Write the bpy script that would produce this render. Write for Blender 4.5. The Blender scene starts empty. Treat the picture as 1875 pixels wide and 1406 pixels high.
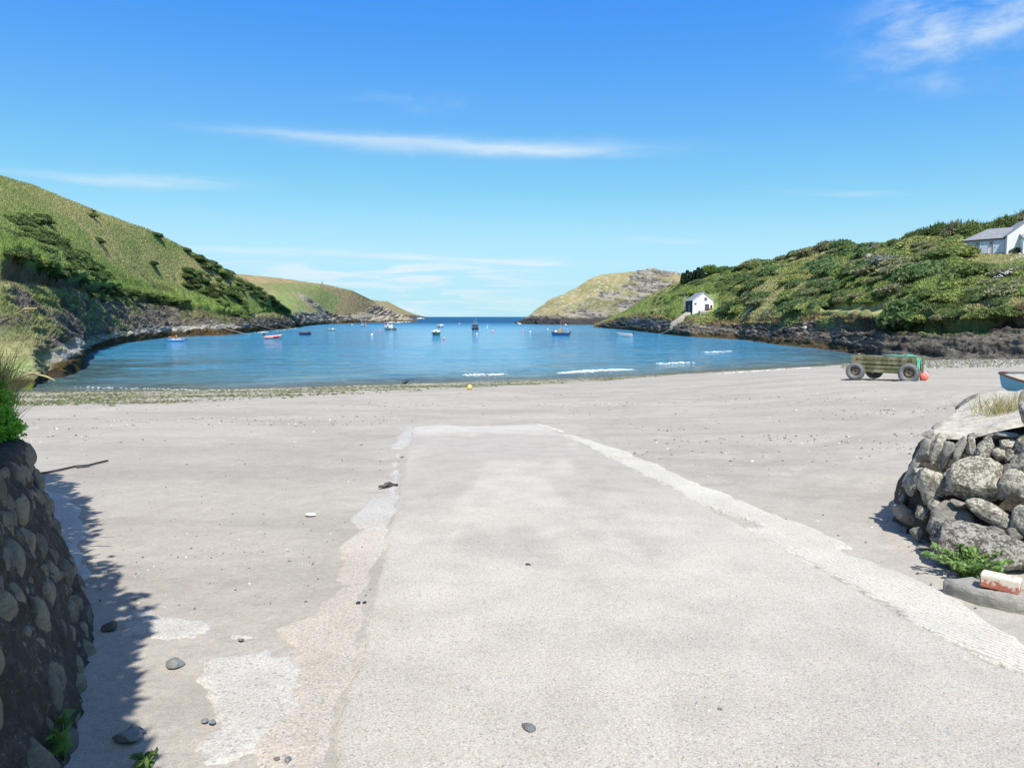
import bpy, bmesh, math, random
import numpy as np
from mathutils import Vector, Matrix
random.seed(7); RNG = np.random.default_rng(7)
scene = bpy.context.scene
COL = scene.collection
R = math.radians

# ------------------------------------------------------------------ camera
CX, CY, F = 937.5, 703.0, 1300.0          # picture centre and focal length in photo pixels
PITCH = math.atan(123.0/F); CP, SP = math.cos(PITCH), math.sin(PITCH)
CAM = (0.0, 0.0, 5.0)
cd = bpy.data.cameras.new('camera'); cam = bpy.data.objects.new('camera', cd); COL.objects.link(cam)
cam.location = CAM; cam.rotation_euler = (math.pi/2 - PITCH, 0, 0)
cd.sensor_width = 36; cd.lens = F/1875*36; cd.clip_start = 0.05; cd.clip_end = 40000
scene.camera = cam

# ------------------------------------------------------------------ light
SUN_AZ, SUN_EL = R(13), R(57)              # behind the camera, a little to the right
sdir = Vector((math.sin(SUN_AZ)*math.cos(SUN_EL), -math.cos(SUN_AZ)*math.cos(SUN_EL), math.sin(SUN_EL)))
sl = bpy.data.lights.new('sun', 'SUN'); sl.energy = 4.8; sl.angle = R(0.53); sl.color = (1.0, 0.95, 0.865)
so = bpy.data.objects.new('sun', sl); COL.objects.link(so); so.location = (0, 0, 60)
so.rotation_euler = sdir.to_track_quat('Z', 'Y').to_euler()
scene.view_settings.view_transform = 'Standard'; scene.view_settings.look = 'None'
scene.view_settings.gamma = 1; scene.view_settings.exposure = 0.40

def pxdir(px, py):
    a, b = (px-CX)/F, (CY-py)/F
    return np.array([a, CP + b*SP, -SP + b*CP])

w = bpy.data.worlds.new('World'); scene.world = w; w.use_nodes = True
nt = w.node_tree; nt.nodes.clear()
class NB:
    """small helper to write node maths"""
    def __init__(s, nt): s.nt = nt; s.n = nt.nodes; s.l = nt.links
    def new(s, t, **k):
        x = s.n.new(t)
        for a, b in k.items(): setattr(x, a, b)
        return x
    def put(s, sock, v):
        if hasattr(v, 'node'): s.l.new(v, sock)
        elif v is not None: sock.default_value = v
    def m(s, op, a, b=None, c=None, clamp=False):
        x = s.new('ShaderNodeMath', operation=op); x.use_clamp = clamp
        s.put(x.inputs[0], a)
        if b is not None: s.put(x.inputs[1], b)
        if c is not None: s.put(x.inputs[2], c)
        return x.outputs[0]
    def mix(s, f, a, b, mode='MIX'):
        x = s.new('ShaderNodeMix', data_type='RGBA', blend_type=mode); x.clamp_factor = True
        s.put(x.inputs[0], f); s.put(x.inputs[6], a if hasattr(a, 'node') else (*a[:3], 1)); s.put(x.inputs[7], b if hasattr(b, 'node') else (*b[:3], 1))
        return x.outputs[2]
    def noise(s, vec, scale, detail=4, rough=.55, dist=0, out='Fac'):
        x = s.new('ShaderNodeTexNoise'); s.put(x.inputs['Vector'], vec)
        x.inputs['Scale'].default_value = scale; x.inputs['Detail'].default_value = detail
        x.inputs['Roughness'].default_value = rough; x.inputs['Distortion'].default_value = dist
        return x.outputs[out]
    def voro(s, vec, scale, out='Distance', feature='F1'):
        x = s.new('ShaderNodeTexVoronoi', feature=feature); s.put(x.inputs['Vector'], vec); x.inputs['Scale'].default_value = scale
        return x.outputs[out]
    def ramp(s, f, lo, hi, a=0., b=1.):
        x = s.new('ShaderNodeMapRange', interpolation_type='SMOOTHSTEP'); s.put(x.inputs[0], f)
        for i, v in zip((1, 2, 3, 4), (lo, hi, a, b)): x.inputs[i].default_value = v
        return x.outputs[0]
    def scale(s, vec, v, rot=None):
        x = s.new('ShaderNodeMapping'); s.put(x.inputs['Vector'], vec); x.inputs['Scale'].default_value = v
        if rot: x.inputs['Rotation'].default_value = rot
        return x.outputs[0]
nb = NB(nt)
sky = nb.new('ShaderNodeTexSky', sky_type='NISHITA', sun_disc=False)
sky.sun_elevation = SUN_EL; sky.sun_rotation = math.atan2(sdir.x, sdir.y); sky.altitude = 0
sky.air_density = 1.0; sky.dust_density = 0.25; sky.ozone_density = 2.4
tc = nb.new('ShaderNodeTexCoord'); sep = nb.new('ShaderNodeSeparateXYZ'); nt.links.new(tc.outputs['Generated'], sep.inputs[0])
az = nb.m('ARCTAN2', sep.outputs[0], sep.outputs[1]); el = nb.m('ARCSINE', sep.outputs[2])
gam = nb.new('ShaderNodeGamma'); nt.links.new(sky.outputs[0], gam.inputs[0]); gam.inputs[1].default_value = 1.0
hs = nb.new('ShaderNodeHueSaturation'); nt.links.new(gam.outputs[0], hs.inputs['Color']); hs.inputs['Saturation'].default_value = 1.18
hs.inputs['Value'].default_value = 1.0
tint0 = nb.mix(1.0, hs.outputs[0], (0.92, 1.0, 1.1), 'MULTIPLY')
KS = 0.1338
vsc = nb.new('ShaderNodeVectorMath', operation='SCALE'); nt.links.new(tint0, vsc.inputs[0]); vsc.inputs['Scale'].default_value = KS
cv = nb.new('ShaderNodeRGBCurve'); nt.links.new(vsc.outputs[0], cv.inputs['Color'])
lin = lambda v: ((v/255+.055)/1.055)**2.4 if v > 10 else v/255/12.92
for ci, pts_ in ((0, [(0, 0), (91, 75), (113, 106), (144, 141), (185, 181), (238, 190), (255, 192)]), (1, [(0, 0), (137, 153), (163, 180), (196, 212), (232, 234), (255, 237)]), (2, [(0, 0), (198, 246), (223, 250), (249, 251), (255, 253)])):
    c_ = cv.mapping.curves[ci]
    c_.points[0].location = (0, 0); c_.points[1].location = (1.0, lin(pts_[-1][1]))
    for a_, b_ in pts_[1:-1]: c_.points.new(lin(a_), lin(b_))
cv.mapping.use_clip = True; cv.mapping.update()
vs2 = nb.new('ShaderNodeVectorMath', operation='SCALE'); nt.links.new(cv.outputs[0], vs2.inputs[0]); vs2.inputs['Scale'].default_value = 1/KS
tint = vs2.outputs[0]
# thin cloud streaks, each at its own bearing and height in the sky
def aze(px, py):
    d = pxdir(px, py); d = d/np.linalg.norm(d); return math.atan2(d[0], d[1]), math.asin(d[2])
cvec = nb.new('ShaderNodeCombineXYZ'); nb.put(cvec.inputs[0], nb.m('MULTIPLY', az, 6.0)); nb.put(cvec.inputs[1], nb.m('MULTIPLY', el, 60.0))
nz1 = nb.noise(cvec.outputs[0], 1.0, 6, .62, .6)
cv2 = nb.new('ShaderNodeCombineXYZ'); nb.put(cv2.inputs[0], nb.m('MULTIPLY', az, 9.0)); nb.put(cv2.inputs[1], nb.m('MULTIPLY', el, 22.0))
nz2 = nb.noise(cv2.outputs[0], 1.4, 7, .58, .25)
tot = None
def wisp(p0, p1, thick, amp, nz, soft=(0.38, 0.62)):
    global tot
    a0, e0 = aze(*p0); a1, e1 = aze(*p1)
    am, em, wa = (a0+a1)/2, (e0+e1)/2, abs(a1-a0)/2; sl_ = (e1-e0)/(a1-a0)
    da = nb.m('SUBTRACT', az, am)
    q1 = nb.m('POWER', nb.m('ABSOLUTE', nb.m('DIVIDE', da, wa)), 2.6)
    wob = nb.m('MULTIPLY', nb.m('SUBTRACT', nz2, .5), thick/F*1.6)
    de = nb.m('ADD', nb.m('SUBTRACT', nb.m('SUBTRACT', el, em), nb.m('MULTIPLY', da, sl_)), wob)
    q2 = nb.m('POWER', nb.m('ABSOLUTE', nb.m('DIVIDE', de, thick/F)), 2.0)
    g = nb.m('EXPONENT', nb.m('MULTIPLY', nb.m('ADD', q1, q2), -1.0))
    g = nb.m('MULTIPLY', nb.m('MULTIPLY', g, nb.ramp(nz, *soft)), amp)
    tot = g if tot is None else nb.m('ADD', tot, g)
wisp((560, 252), (1150, 272), 13, .75, nz1, (.2, .5))
wisp((390, 236), (800, 256), 7, .45, nz1, (.2, .6))
wisp((850, 268), (1150, 282), 8, .6, nz1, (.2, .6))
wisp((0, 322), (420, 338), 10, .75, nz1, (.2, .6))
wisp((1600, 40), (1960, -30), 60, 1.15, nz2, (.34, .72))
wisp((1570, 118), (1720, 112), 16, .35, nz2, (.35, .7))
wisp((1690, 155), (1760, 153), 12, .35, nz2, (.3, .6))
wisp((1440, 352), (1660, 356), 5, .35, nz1, (.2, .6))
wisp((650, 178), (880, 190), 14, .2, nz2, (.35, .7))
wisp((330, 455), (620, 462), 6, .75, nz1, (.2, .55))
wisp((330, 487), (980, 492), 22, .7, nz1, (.45, .58))
wisp((620, 466), (960, 480), 5, .8, nz1, (.2, .5))
wisp((380, 525), (1060, 520), 38, .9, nz1, (.45, .6))
wisp((900, 485), (1080, 483), 5, .6, nz1, (.3, .6))
wisp((1150, 437), (1310, 446), 5, .5, nz1, (.2, .6))
wisp((330, 560), (1100, 562), 14, .8, nz1, (.42, .58))
high = nb.m('MULTIPLY', nb.ramp(el, .72, 1.05), nb.ramp(nz2, .25, .6, .45, .85))  # unseen cloud veil overhead, added to make the fill light less blue
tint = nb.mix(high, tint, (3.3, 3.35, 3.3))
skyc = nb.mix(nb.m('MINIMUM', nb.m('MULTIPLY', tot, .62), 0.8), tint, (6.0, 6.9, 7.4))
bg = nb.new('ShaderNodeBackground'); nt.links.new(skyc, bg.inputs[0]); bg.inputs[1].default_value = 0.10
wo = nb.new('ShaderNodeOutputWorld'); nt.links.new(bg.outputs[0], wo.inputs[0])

# ------------------------------------------------------------------ tags and mesh helpers
def tag(o, label=None, cat=None, group=None, kind=None):
    if label: o['label'] = label
    if cat: o['category'] = cat
    if group: o['group'] = group
    if kind: o['kind'] = kind
    return o
def empty(name, loc=(0, 0, 0), rz=0, **k):
    o = bpy.data.objects.new(name, None); COL.objects.link(o); o.location = loc; o.rotation_euler.z = rz; o.empty_display_size = .1
    return tag(o, **k)
def npmesh(name, V, Fq, mat, col=None, parent=None, smooth=False):
    """V (n,3); Fq (m,4) or (m,3) int arrays"""
    me = bpy.data.meshes.new(name); V = np.ascontiguousarray(V, np.float32); Fq = np.ascontiguousarray(Fq, np.int32)
    k = Fq.shape[1]; me.vertices.add(len(V)); me.vertices.foreach_set('co', V.ravel())
    me.loops.add(Fq.size); me.loops.foreach_set('vertex_index', Fq.ravel())
    me.polygons.add(len(Fq)); me.polygons.foreach_set('loop_start', np.arange(0, Fq.size, k, dtype=np.int32))
    try: me.polygons.foreach_set('loop_total', np.full(len(Fq), k, np.int32))
    except Exception: pass
    if col is not None:
        a = me.color_attributes.new('col', 'FLOAT_COLOR', 'POINT')
        c = np.ones((len(V), 4), np.float32); c[:, :3] = col; a.data.foreach_set('color', c.ravel())
    me.update(calc_edges=True)
    if smooth: me.polygons.foreach_set('use_smooth', np.ones(len(Fq), bool))
    me.validate()
    if mat: me.materials.append(mat)
    o = bpy.data.objects.new(name, me); COL.objects.link(o)
    if parent: o.parent = parent
    return o
def gridfaces(nr, nc):
    i = np.arange(nr*nc).reshape(nr, nc)
    return np.stack([i[:-1, :-1], i[:-1, 1:], i[1:, 1:], i[1:, :-1]], -1).reshape(-1, 4)
class MB:
    def __init__(s): s.v = []; s.f = []
    def add(s, vs, fs):
        b = len(s.v); s.v += [tuple(v) for v in vs]; s.f += [tuple(b+i for i in f) for f in fs]; return s
    def box(s, c, d, rz=0, M=None):
        pts = []
        for z in (-.5, .5):
            for x, y in ((-.5, -.5), (.5, -.5), (.5, .5), (-.5, .5)):
                v = Vector((x*d[0], y*d[1], z*d[2]))
                if rz: v = Matrix.Rotation(rz, 3, 'Z') @ v
                if M: v = M @ v
                pts.append((v.x+c[0], v.y+c[1], v.z+c[2]))
        return s.add(pts, [(3, 2, 1, 0), (4, 5, 6, 7), (0, 1, 5, 4), (1, 2, 6, 5), (2, 3, 7, 6), (3, 0, 4, 7)])
    def tube(s, pts, r, n=8, cap=True):
        pts = [Vector(p) for p in pts]; rs = r if hasattr(r, '__len__') else [r]*len(pts)
        ring = []; up = Vector((0, 0, 1))
        for i, p in enumerate(pts):
            t = (pts[min(i+1, len(pts)-1)]-pts[max(i-1, 0)]).normalized()
            a = t.cross(up)
            if a.length < 1e-3: a = t.cross(Vector((1, 0, 0)))
            a.normalize(); b = a.cross(t)
            ring.append([p+(a*math.cos(2*math.pi*k/n)+b*math.sin(2*math.pi*k/n))*rs[i] for k in range(n)])
        vs = [v for g in ring for v in g]; fs = []
        for i in range(len(pts)-1):
            for k in range(n): fs.append((i*n+k, i*n+(k+1) % n, (i+1)*n+(k+1) % n, (i+1)*n+k))
        if cap: fs += [tuple(range(n))[::-1], tuple((len(pts)-1)*n+k for k in range(n))]
        return s.add(vs, fs)
    def lathe(s, prof, n=16, M=None, c=(0, 0, 0)):
        vs = []; fs = []
        for r, z in prof:
            for k in range(n):
                v = Vector((r*math.cos(2*math.pi*k/n), r*math.sin(2*math.pi*k/n), z))
                if M: v = M @ v
                vs.append(v+Vector(c))
        for i in range(len(prof)-1):
            for k in range(n): fs.append((i*n+k, i*n+(k+1) % n, (i+1)*n+(k+1) % n, (i+1)*n+k))
        return s.add(vs, fs)
    def build(s, name, mat, parent=None, smooth=False, bevel=0):
        me = bpy.data.meshes.new(name); me.from_pydata(s.v, [], s.f)
        if smooth: me.polygons.foreach_set('use_smooth', [True]*len(me.polygons))
        bm = bmesh.new(); bm.from_mesh(me); bmesh.ops.recalc_face_normals(bm, faces=bm.faces)
        if bevel: bmesh.ops.bevel(bm, geom=list(bm.edges), offset=bevel, segments=2, affect='EDGES', clamp_overlap=True)
        bm.to_mesh(me); bm.free(); me.update()
        if mat: me.materials.append(mat)
        o = bpy.data.objects.new(name, me); COL.objects.link(o)
        if parent: o.parent = parent
        return o
def smoothstep(a, b, x):
    t = np.clip((x-a)/(b-a), 0, 1); return t*t*(3-2*t)

# ------------------------------------------------------------------ numpy noise
def _hash(ix, iy, iz):
    h = (ix*374761393 + iy*668265263 + iz*2147483647) & 0xffffffff
    h = ((h ^ (h >> 13))*1274126177) & 0xffffffff
    return ((h ^ (h >> 16)) & 0xffff)/65535.0
def vnoise(x, y, z=0.):
    x, y, z = np.broadcast_arrays(np.asarray(x, float), y, z)
    fx, fy, fz = np.floor(x), np.floor(y), np.floor(z)
    ix, iy, iz = fx.astype(np.int64), fy.astype(np.int64), fz.astype(np.int64)
    u, v, t = x-fx, y-fy, z-fz
    u = u*u*u*(u*(u*6-15)+10); v = v*v*v*(v*(v*6-15)+10); t = t*t*(3-2*t)
    r = 0
    for a in (0, 1):
        for b in (0, 1):
            for c in (0, 1):
                r = r + _hash(ix+a, iy+b, iz+c)*(u if a else 1-u)*(v if b else 1-v)*(t if c else 1-t)
    return r*2-1
def fbm(x, y, z=0., o=5, g=.5, lac=2.03):
    s = 0; a = 1; n = 0
    for i in range(o):
        s = s+a*vnoise(np.asarray(x)*lac**i+17.3*i, np.asarray(y)*lac**i-9.1*i, np.asarray(z)*lac**i+3.7*i); n += a; a *= g
    return s/n
def ridged(x, y, z=0., o=5, g=.5):
    s = 0; a = 1; n = 0
    for i in range(o):
        s = s+a*(1-2*np.abs(vnoise(np.asarray(x)*2.07**i+7*i, np.asarray(y)*2.07**i-5*i, np.asarray(z)*2.07**i+i))); n += a; a *= g
    return s/n
def worley(x, y, seed=0, jit=.9):
    x = np.asarray(x, float); y = np.asarray(y, float)
    ix, iy = np.floor(x).astype(np.int64), np.floor(y).astype(np.int64)
    best = np.full(x.shape, 9.); bid = np.zeros(x.shape)
    for a in (-1, 0, 1):
        for b in (-1, 0, 1):
            cx, cy = ix+a, iy+b
            qx = cx+.5+jit*(_hash(cx, cy, seed+1)-.5); qy = cy+.5+jit*(_hash(cx, cy, seed+2)-.5)
            d = np.hypot(x-qx, y-qy); k = d < best
            best = np.where(k, d, best); bid = np.where(k, _hash(cx, cy, seed+3), bid)
    return best, bid
def lerp(a, b, t):
    t = np.asarray(t)[..., None]; return np.asarray(a)*(1-t)+np.asarray(b)*t

# ------------------------------------------------------------------ ground shape
XS = [-400, -60, -20, -8, 7.2, 15, 34, 60, 400]; YS = [30, 44, 48.5, 52.8, 58, 62.5, 74, 90, 200]
def shore(x): return np.interp(x, XS, YS)
def gz(x, y):
    x = np.asarray(x, float); y = np.asarray(y, float)
    t = y/shore(x)
    z = 3.4*(1-t)+0.5*smoothstep(3, 17, x)*4*np.clip(t, 0, 1)*np.clip(1-t, 0, 1)
    return np.where(t > 1, -0.07*(y-shore(x)), z)
def W(px, py, D):
    d = pxdir(px, py); k = D/d[1]; return np.array([d[0]*k, D, CAM[2]+d[2]*k])
def hit(px, py, water=False, dz=0.):
    """where the sight line through a picture point meets the ground (or the sea)"""
    d = pxdir(px, py); D0, D1 = .5, 6000.
    f = lambda D: CAM[2]+d[2]/d[1]*D - (max(float(gz(d[0]/d[1]*D, D)), 0.0 if water else -9)+dz)
    D = .5
    while D < 6000 and f(D) > 0: D0 = D; D *= 1.02
    D1 = D
    for _ in range(40):
        m = (D0+D1)/2
        if f(m) > 0: D0 = m
        else: D1 = m
    D = (D0+D1)/2; k = D/d[1]
    return np.array([d[0]*k, D, CAM[2]+d[2]*k])
def project(P):
    P = np.asarray(P, float); q = P-np.array(CAM); dep = q[..., 1]*CP-q[..., 2]*SP; up = q[..., 1]*SP+q[..., 2]*CP
    return CX+F*q[..., 0]/dep, CY-F*up/dep
# ------------------------------------------------------------------ materials
def newmat(name):
    m = bpy.data.materials.new(name); m.use_nodes = True; n = NB(m.node_tree)
    p = m.node_tree.nodes['Principled BSDF']; return m, n, p
def coords(n): return n.new('ShaderNodeTexCoord').outputs['Object']
def bump(n, p, h, strength=.5, dist=.05):
    b = n.new('ShaderNodeBump'); b.inputs['Strength'].default_value = strength; b.inputs['Distance'].default_value = dist
    n.put(b.inputs['Height'], h); n.l.new(b.outputs[0], p.inputs['Normal'])
def attr(n, name='col'): return n.new('ShaderNodeAttribute', attribute_name=name).outputs['Color']
def simple(name, c, rough=.6, var=.15, scale=8., metal=0, bmp=0., c2=None, spec=.5):
    m, n, p = newmat(name); co = coords(n)
    f = n.noise(co, scale, 5, .6)
    d = c2 if c2 else tuple(v*(1-var*2) for v in c)
    n.put(p.inputs['Base Color'], n.mix(n.ramp(f, .3, .7), c, d))
    p.inputs['Roughness'].default_value = rough; p.inputs['Metallic'].default_value = metal; p.inputs['Specular IOR Level'].default_value = spec
    if bmp: bump(n, p, n.noise(co, scale*4, 5, .6), .6, bmp)
    return m
def leafmat(name, tr=.25, spec=.25):
    m, n, p = newmat(name); c = attr(n)
    n.put(p.inputs['Base Color'], c); p.inputs['Roughness'].default_value = .55; p.inputs['Specular IOR Level'].default_value = spec
    t = n.new('ShaderNodeBsdfTranslucent'); n.put(t.inputs[0], n.mix(.5, c, (.25, .35, .05), 'MIX') if False else c)
    mx = n.new('ShaderNodeMixShader'); mx.inputs[0].default_value = tr
    n.l.new(p.outputs[0], mx.inputs[1]); n.l.new(t.outputs[0], mx.inputs[2]); n.l.new(mx.outputs[0], m.node_tree.nodes['Material Output'].inputs[0])
    return m
M = {}
M['leaf'] = leafmat('foliage', .36); M['grass'] = leafmat('grass_blades', .3, .2)
def terrain_mat(name, bs=1.0):
    m, n, p = newmat(name); co = coords(n); c = attr(n)
    f1 = n.noise(co, .9*bs, 6, .65); f2 = n.noise(n.scale(co, (1, 1, 2.2)), 3.5*bs, 6, .7)
    k = n.m('ADD', n.ramp(f1, .25, .75, .72, 1.22), n.ramp(f2, .3, .7, -.22, .22))
    cc = n.new('ShaderNodeVectorMath', operation='SCALE'); n.l.new(c, cc.inputs[0]); n.put(cc.inputs['Scale'], k)
    n.l.new(cc.outputs[0], p.inputs['Base Color']); p.inputs['Roughness'].default_value = .85; p.inputs['Specular IOR Level'].default_value = .2
    h = n.m('ADD', n.m('MULTIPLY', f1, 1.0), n.m('MULTIPLY', f2, .5))
    bump(n, p, h, 1.0, .55/bs)
    return m
M['terrain'] = terrain_mat('hillside_ground'); M['farterrain'] = terrain_mat('headland_ground', .35)

def leafcloud(P, N, size, col, up=.0, aspect=1.6, flat=.55, rng=RNG):
    """quads with centres P, roughly facing N"""
    n = len(P)
    d = N*flat+rng.normal(size=(n, 3))*(1-flat); d[:, 2] += up; d /= np.linalg.norm(d, axis=1, keepdims=True)+1e-9
    a = np.cross(d, rng.normal(size=(n, 3))); a /= np.linalg.norm(a, axis=1, keepdims=True)+1e-9
    b = np.cross(d, a)
    s = np.asarray(size).reshape(-1, 1)*rng.uniform(.6, 1.3, (n, 1)); a = a*s*aspect*.5; b = b*s*.5
    V = np.stack([P-a, P-b*.9+a*.1, P+a, P+b*.9+a*.1], 1).reshape(-1, 3)
    Fq = np.arange(4*n).reshape(n, 4); C = np.repeat(col, 4, 0)
    return V, Fq, C
def bladecloud(P, h, wd, col, lean=.3, rng=RNG):
    n = len(P); t = rng.uniform(0, 2*np.pi, n); a = np.stack([np.cos(t), np.sin(t), 0*t], 1)*np.asarray(wd).reshape(-1, 1)*.5
    H = np.asarray(h).reshape(-1, 1)*rng.uniform(.6, 1.3, (n, 1)); l = rng.normal(size=(n, 3))*lean; l[:, 2] = 1
    T = P+l*H
    V = np.stack([P-a, P+a, T+a*.25, T-a*.25], 1).reshape(-1, 3)
    return V, np.arange(4*n).reshape(n, 4), np.repeat(col, 4, 0)

# ------------------------------------------------------------------ beach sand
D = np.concatenate([np.geomspace(.9, 60, 600), np.linspace(60.3, 110, 80)]); rr = np.linspace(-1.3, 1.3, 721)
DD, RR = np.meshgrid(D, rr, indexing='ij'); X = RR*DD; Y = DD
def sand_detail(x, y):
    s = .010*fbm(x*.9, y*.9, 0, 3)+.006*fbm(x*3.5, y*3.5, 5, 4)+.003*vnoise(x*13, y*13, 2)
    far = smoothstep(14, 26, y); s = s+far*(.045*fbm(x*.45, y*.7, 9, 4)+.02*ridged(x*.5, y*1.3, 4, 3))
    # shallow wheel ruts running down the beach to the right of the slipway
    q = x-(.95*(y-9)+2.0); rut = np.exp(-((q-.0)/.35)**2)+np.exp(-((q-2.0)/.35)**2)
    q = x+.22*(y-9)-2.6-.012*(y-9)**2; rut = rut+.8*np.exp(-((q)/.28)**2)+.8*np.exp(-((q-1.7)/.28)**2); q = x-.35*(y-17)-.5+.02*(y-17)**2; rut = rut+.6*np.exp(-((q)/.22)**2)+.6*np.exp(-((q-1.6)/.22)**2)
    ft = np.clip(.38-worley(x*1.5, y*1.1, 77)[0], 0, 1)*smoothstep(-.1, .3, fbm(x*.2, y*.2, 60, 3))*.10*smoothstep(6, 9, y)*(1-smoothstep(36, 42, y)); s = s-ft
    return s-rut*.042*(.7+.5*vnoise(x*2, y*2))*smoothstep(9, 14, y)*(1-smoothstep(40, 48, y))
Z = gz(X, Y)+sand_detail(X, Y)
dry = np.array([.378, .350, .305]); damp = np.array([.20, .185, .165])
ds = shore(X)-Y
wet = 1-smoothstep(.3, 2.2, ds+.6*fbm(X*.3, Y*.5, 3, 3))
col = lerp(np.broadcast_to(dry, Z.shape+(3,)), damp, wet)
und = np.clip(-ds/8, 0, 1); col = lerp(col, np.array([.16, .16, .11]), und)
mott = fbm(X*.35, Y*.6, 11, 4)+.6*fbm(X*1.6, Y*2.2, 12, 4)+.8*smoothstep(.1, .5, ridged(X*.22+.1*Y, Y*.5, 14, 4))*-1; col = col*(1+.10*mott)[..., None]
swd = np.interp(X, [-30, -14, -6, 0, 8, 16], [22, 20, 15, 11, 7, 5]); strand = smoothstep(0.6, 2.0, ds)*(1-smoothstep(.8, 1.1, ds/swd+.25*fbm(X*.2, Y*.4, 8, 3)))
green = np.clip(smoothstep(-.35, .18, fbm(X*.25, Y*1.1, 21, 5)), 0, 1)*strand*.9
col = lerp(col, np.array([.155, .16, .085]), green)
peb = smoothstep(26, 36, X)*smoothstep(-5, -1, -ds+0*X+4)*0
col = col*np.array([1.0, 1, 1])
V = np.stack([X, Y, Z], -1).reshape(-1, 3); Fq = gridfaces(*Z.shape); C = col.reshape(-1, 3)
# coarse surround, so that the beach goes on behind and beside the viewer
bx, by = np.meshgrid(np.linspace(-60, 90, 90), np.linspace(-25, 60, 60), indexing='ij'); bz = gz(bx, np.maximum(by, -25))-.16
V2 = np.stack([bx, by, bz], -1).reshape(-1, 3); F2 = gridfaces(*bx.shape)+len(V)
m, n, p = newmat('sand'); co = coords(n); c = attr(n)
g1 = n.noise(co, 140, 3, .7); g2 = n.noise(co, 26, 5, .6); g3 = n.noise(co, 5, 5, .6)
k = n.m('ADD', n.m('ADD', n.ramp(g1, .3, .7, .80, 1.16), n.ramp(g2, .3, .7, -.06, .08)), n.ramp(g3, .3, .7, -.05, .05))
cc = n.new('ShaderNodeVectorMath', operation='SCALE'); n.l.new(c, cc.inputs[0]); n.put(cc.inputs['Scale'], k)
n.l.new(cc.outputs[0], p.inputs['Base Color']); p.inputs['Roughness'].default_value = .95; p.inputs['Specular IOR Level'].default_value = .03
bump(n, p, n.m('ADD', n.m('MULTIPLY', g1, .25), n.m('ADD', n.m('MULTIPLY', g2, .7), g3)), .7, .012)
M['sand'] = m
tag(npmesh('beach_sand', np.vstack([V, V2]), np.vstack([Fq, F2]), m, np.vstack([C, np.broadcast_to(dry, V2.shape)]), smooth=True), kind='structure')

# ------------------------------------------------------------------ concrete slipway, its pale strip and worn aprons
def sdist(poly, x, y):
    """signed distance to a polygon, positive inside"""
    poly = np.asarray(poly); d = np.full(x.shape, 1e9); ins = np.zeros(x.shape, bool)
    for i in range(len(poly)):
        a, b = poly[i], poly[(i+1) % len(poly)]; e = b-a
        t = np.clip(((x-a[0])*e[0]+(y-a[1])*e[1])/(e@e+1e-9), 0, 1)
        d = np.minimum(d, np.hypot(x-a[0]-t*e[0], y-a[1]-t*e[1]))
        cr = ((a[1] > y) != (b[1] > y)) & (x < (b[0]-a[0])*(y-a[1])/((b[1]-a[1]) if abs(b[1]-a[1]) > 1e-9 else 1e-9)+a[0])
        ins ^= cr
    return np.where(ins, d, -d)
G2 = lambda px, py: hit(px, py)[:2]
def back(pa, pb, y):       # continue the line pb->pa back to world depth y
    t = (y-pa[1])/(pb[1]-pa[1]); return pa+(pb-pa)*t
def slab(name, poly, h, edge, mat, x0, x1, y0, y1, step, noisef, extra=None, colf=None, cut=-.06):
    nx = int((x1-x0)/step); ny = 1; ys = [y0]
    while ys[-1] < y1: ys.append(ys[-1]+step*max(.6, ys[-1]/4.0))
    xs = np.linspace(x0, x1, nx); Yg, Xg = np.meshgrid(np.array(ys), xs, indexing='ij')
    s = sdist(poly, Xg, Yg)+noisef(Xg, Yg)
    z = h*smoothstep(-edge, edge, s)-.035*(1-smoothstep(-edge*1.6, 0, s))
    if extra: z = z+extra(Xg, Yg)
    Zg = gz(Xg, Yg)+z
    Fq = gridfaces(*Xg.shape); keep = (s.ravel()[Fq] > -edge*1.8).any(1); Fq = Fq[keep]
    us, inv = np.unique(Fq, return_inverse=True)
    V = np.stack([Xg, Yg, Zg], -1).reshape(-1, 3)[us]
    C = colf(Xg, Yg, s).reshape(-1, 3)[us] if colf else np.ones_like(V)*.4
    return tag(npmesh(name, V, inv.reshape(-1, 4), mat, C, smooth=True), kind='structure')
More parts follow.
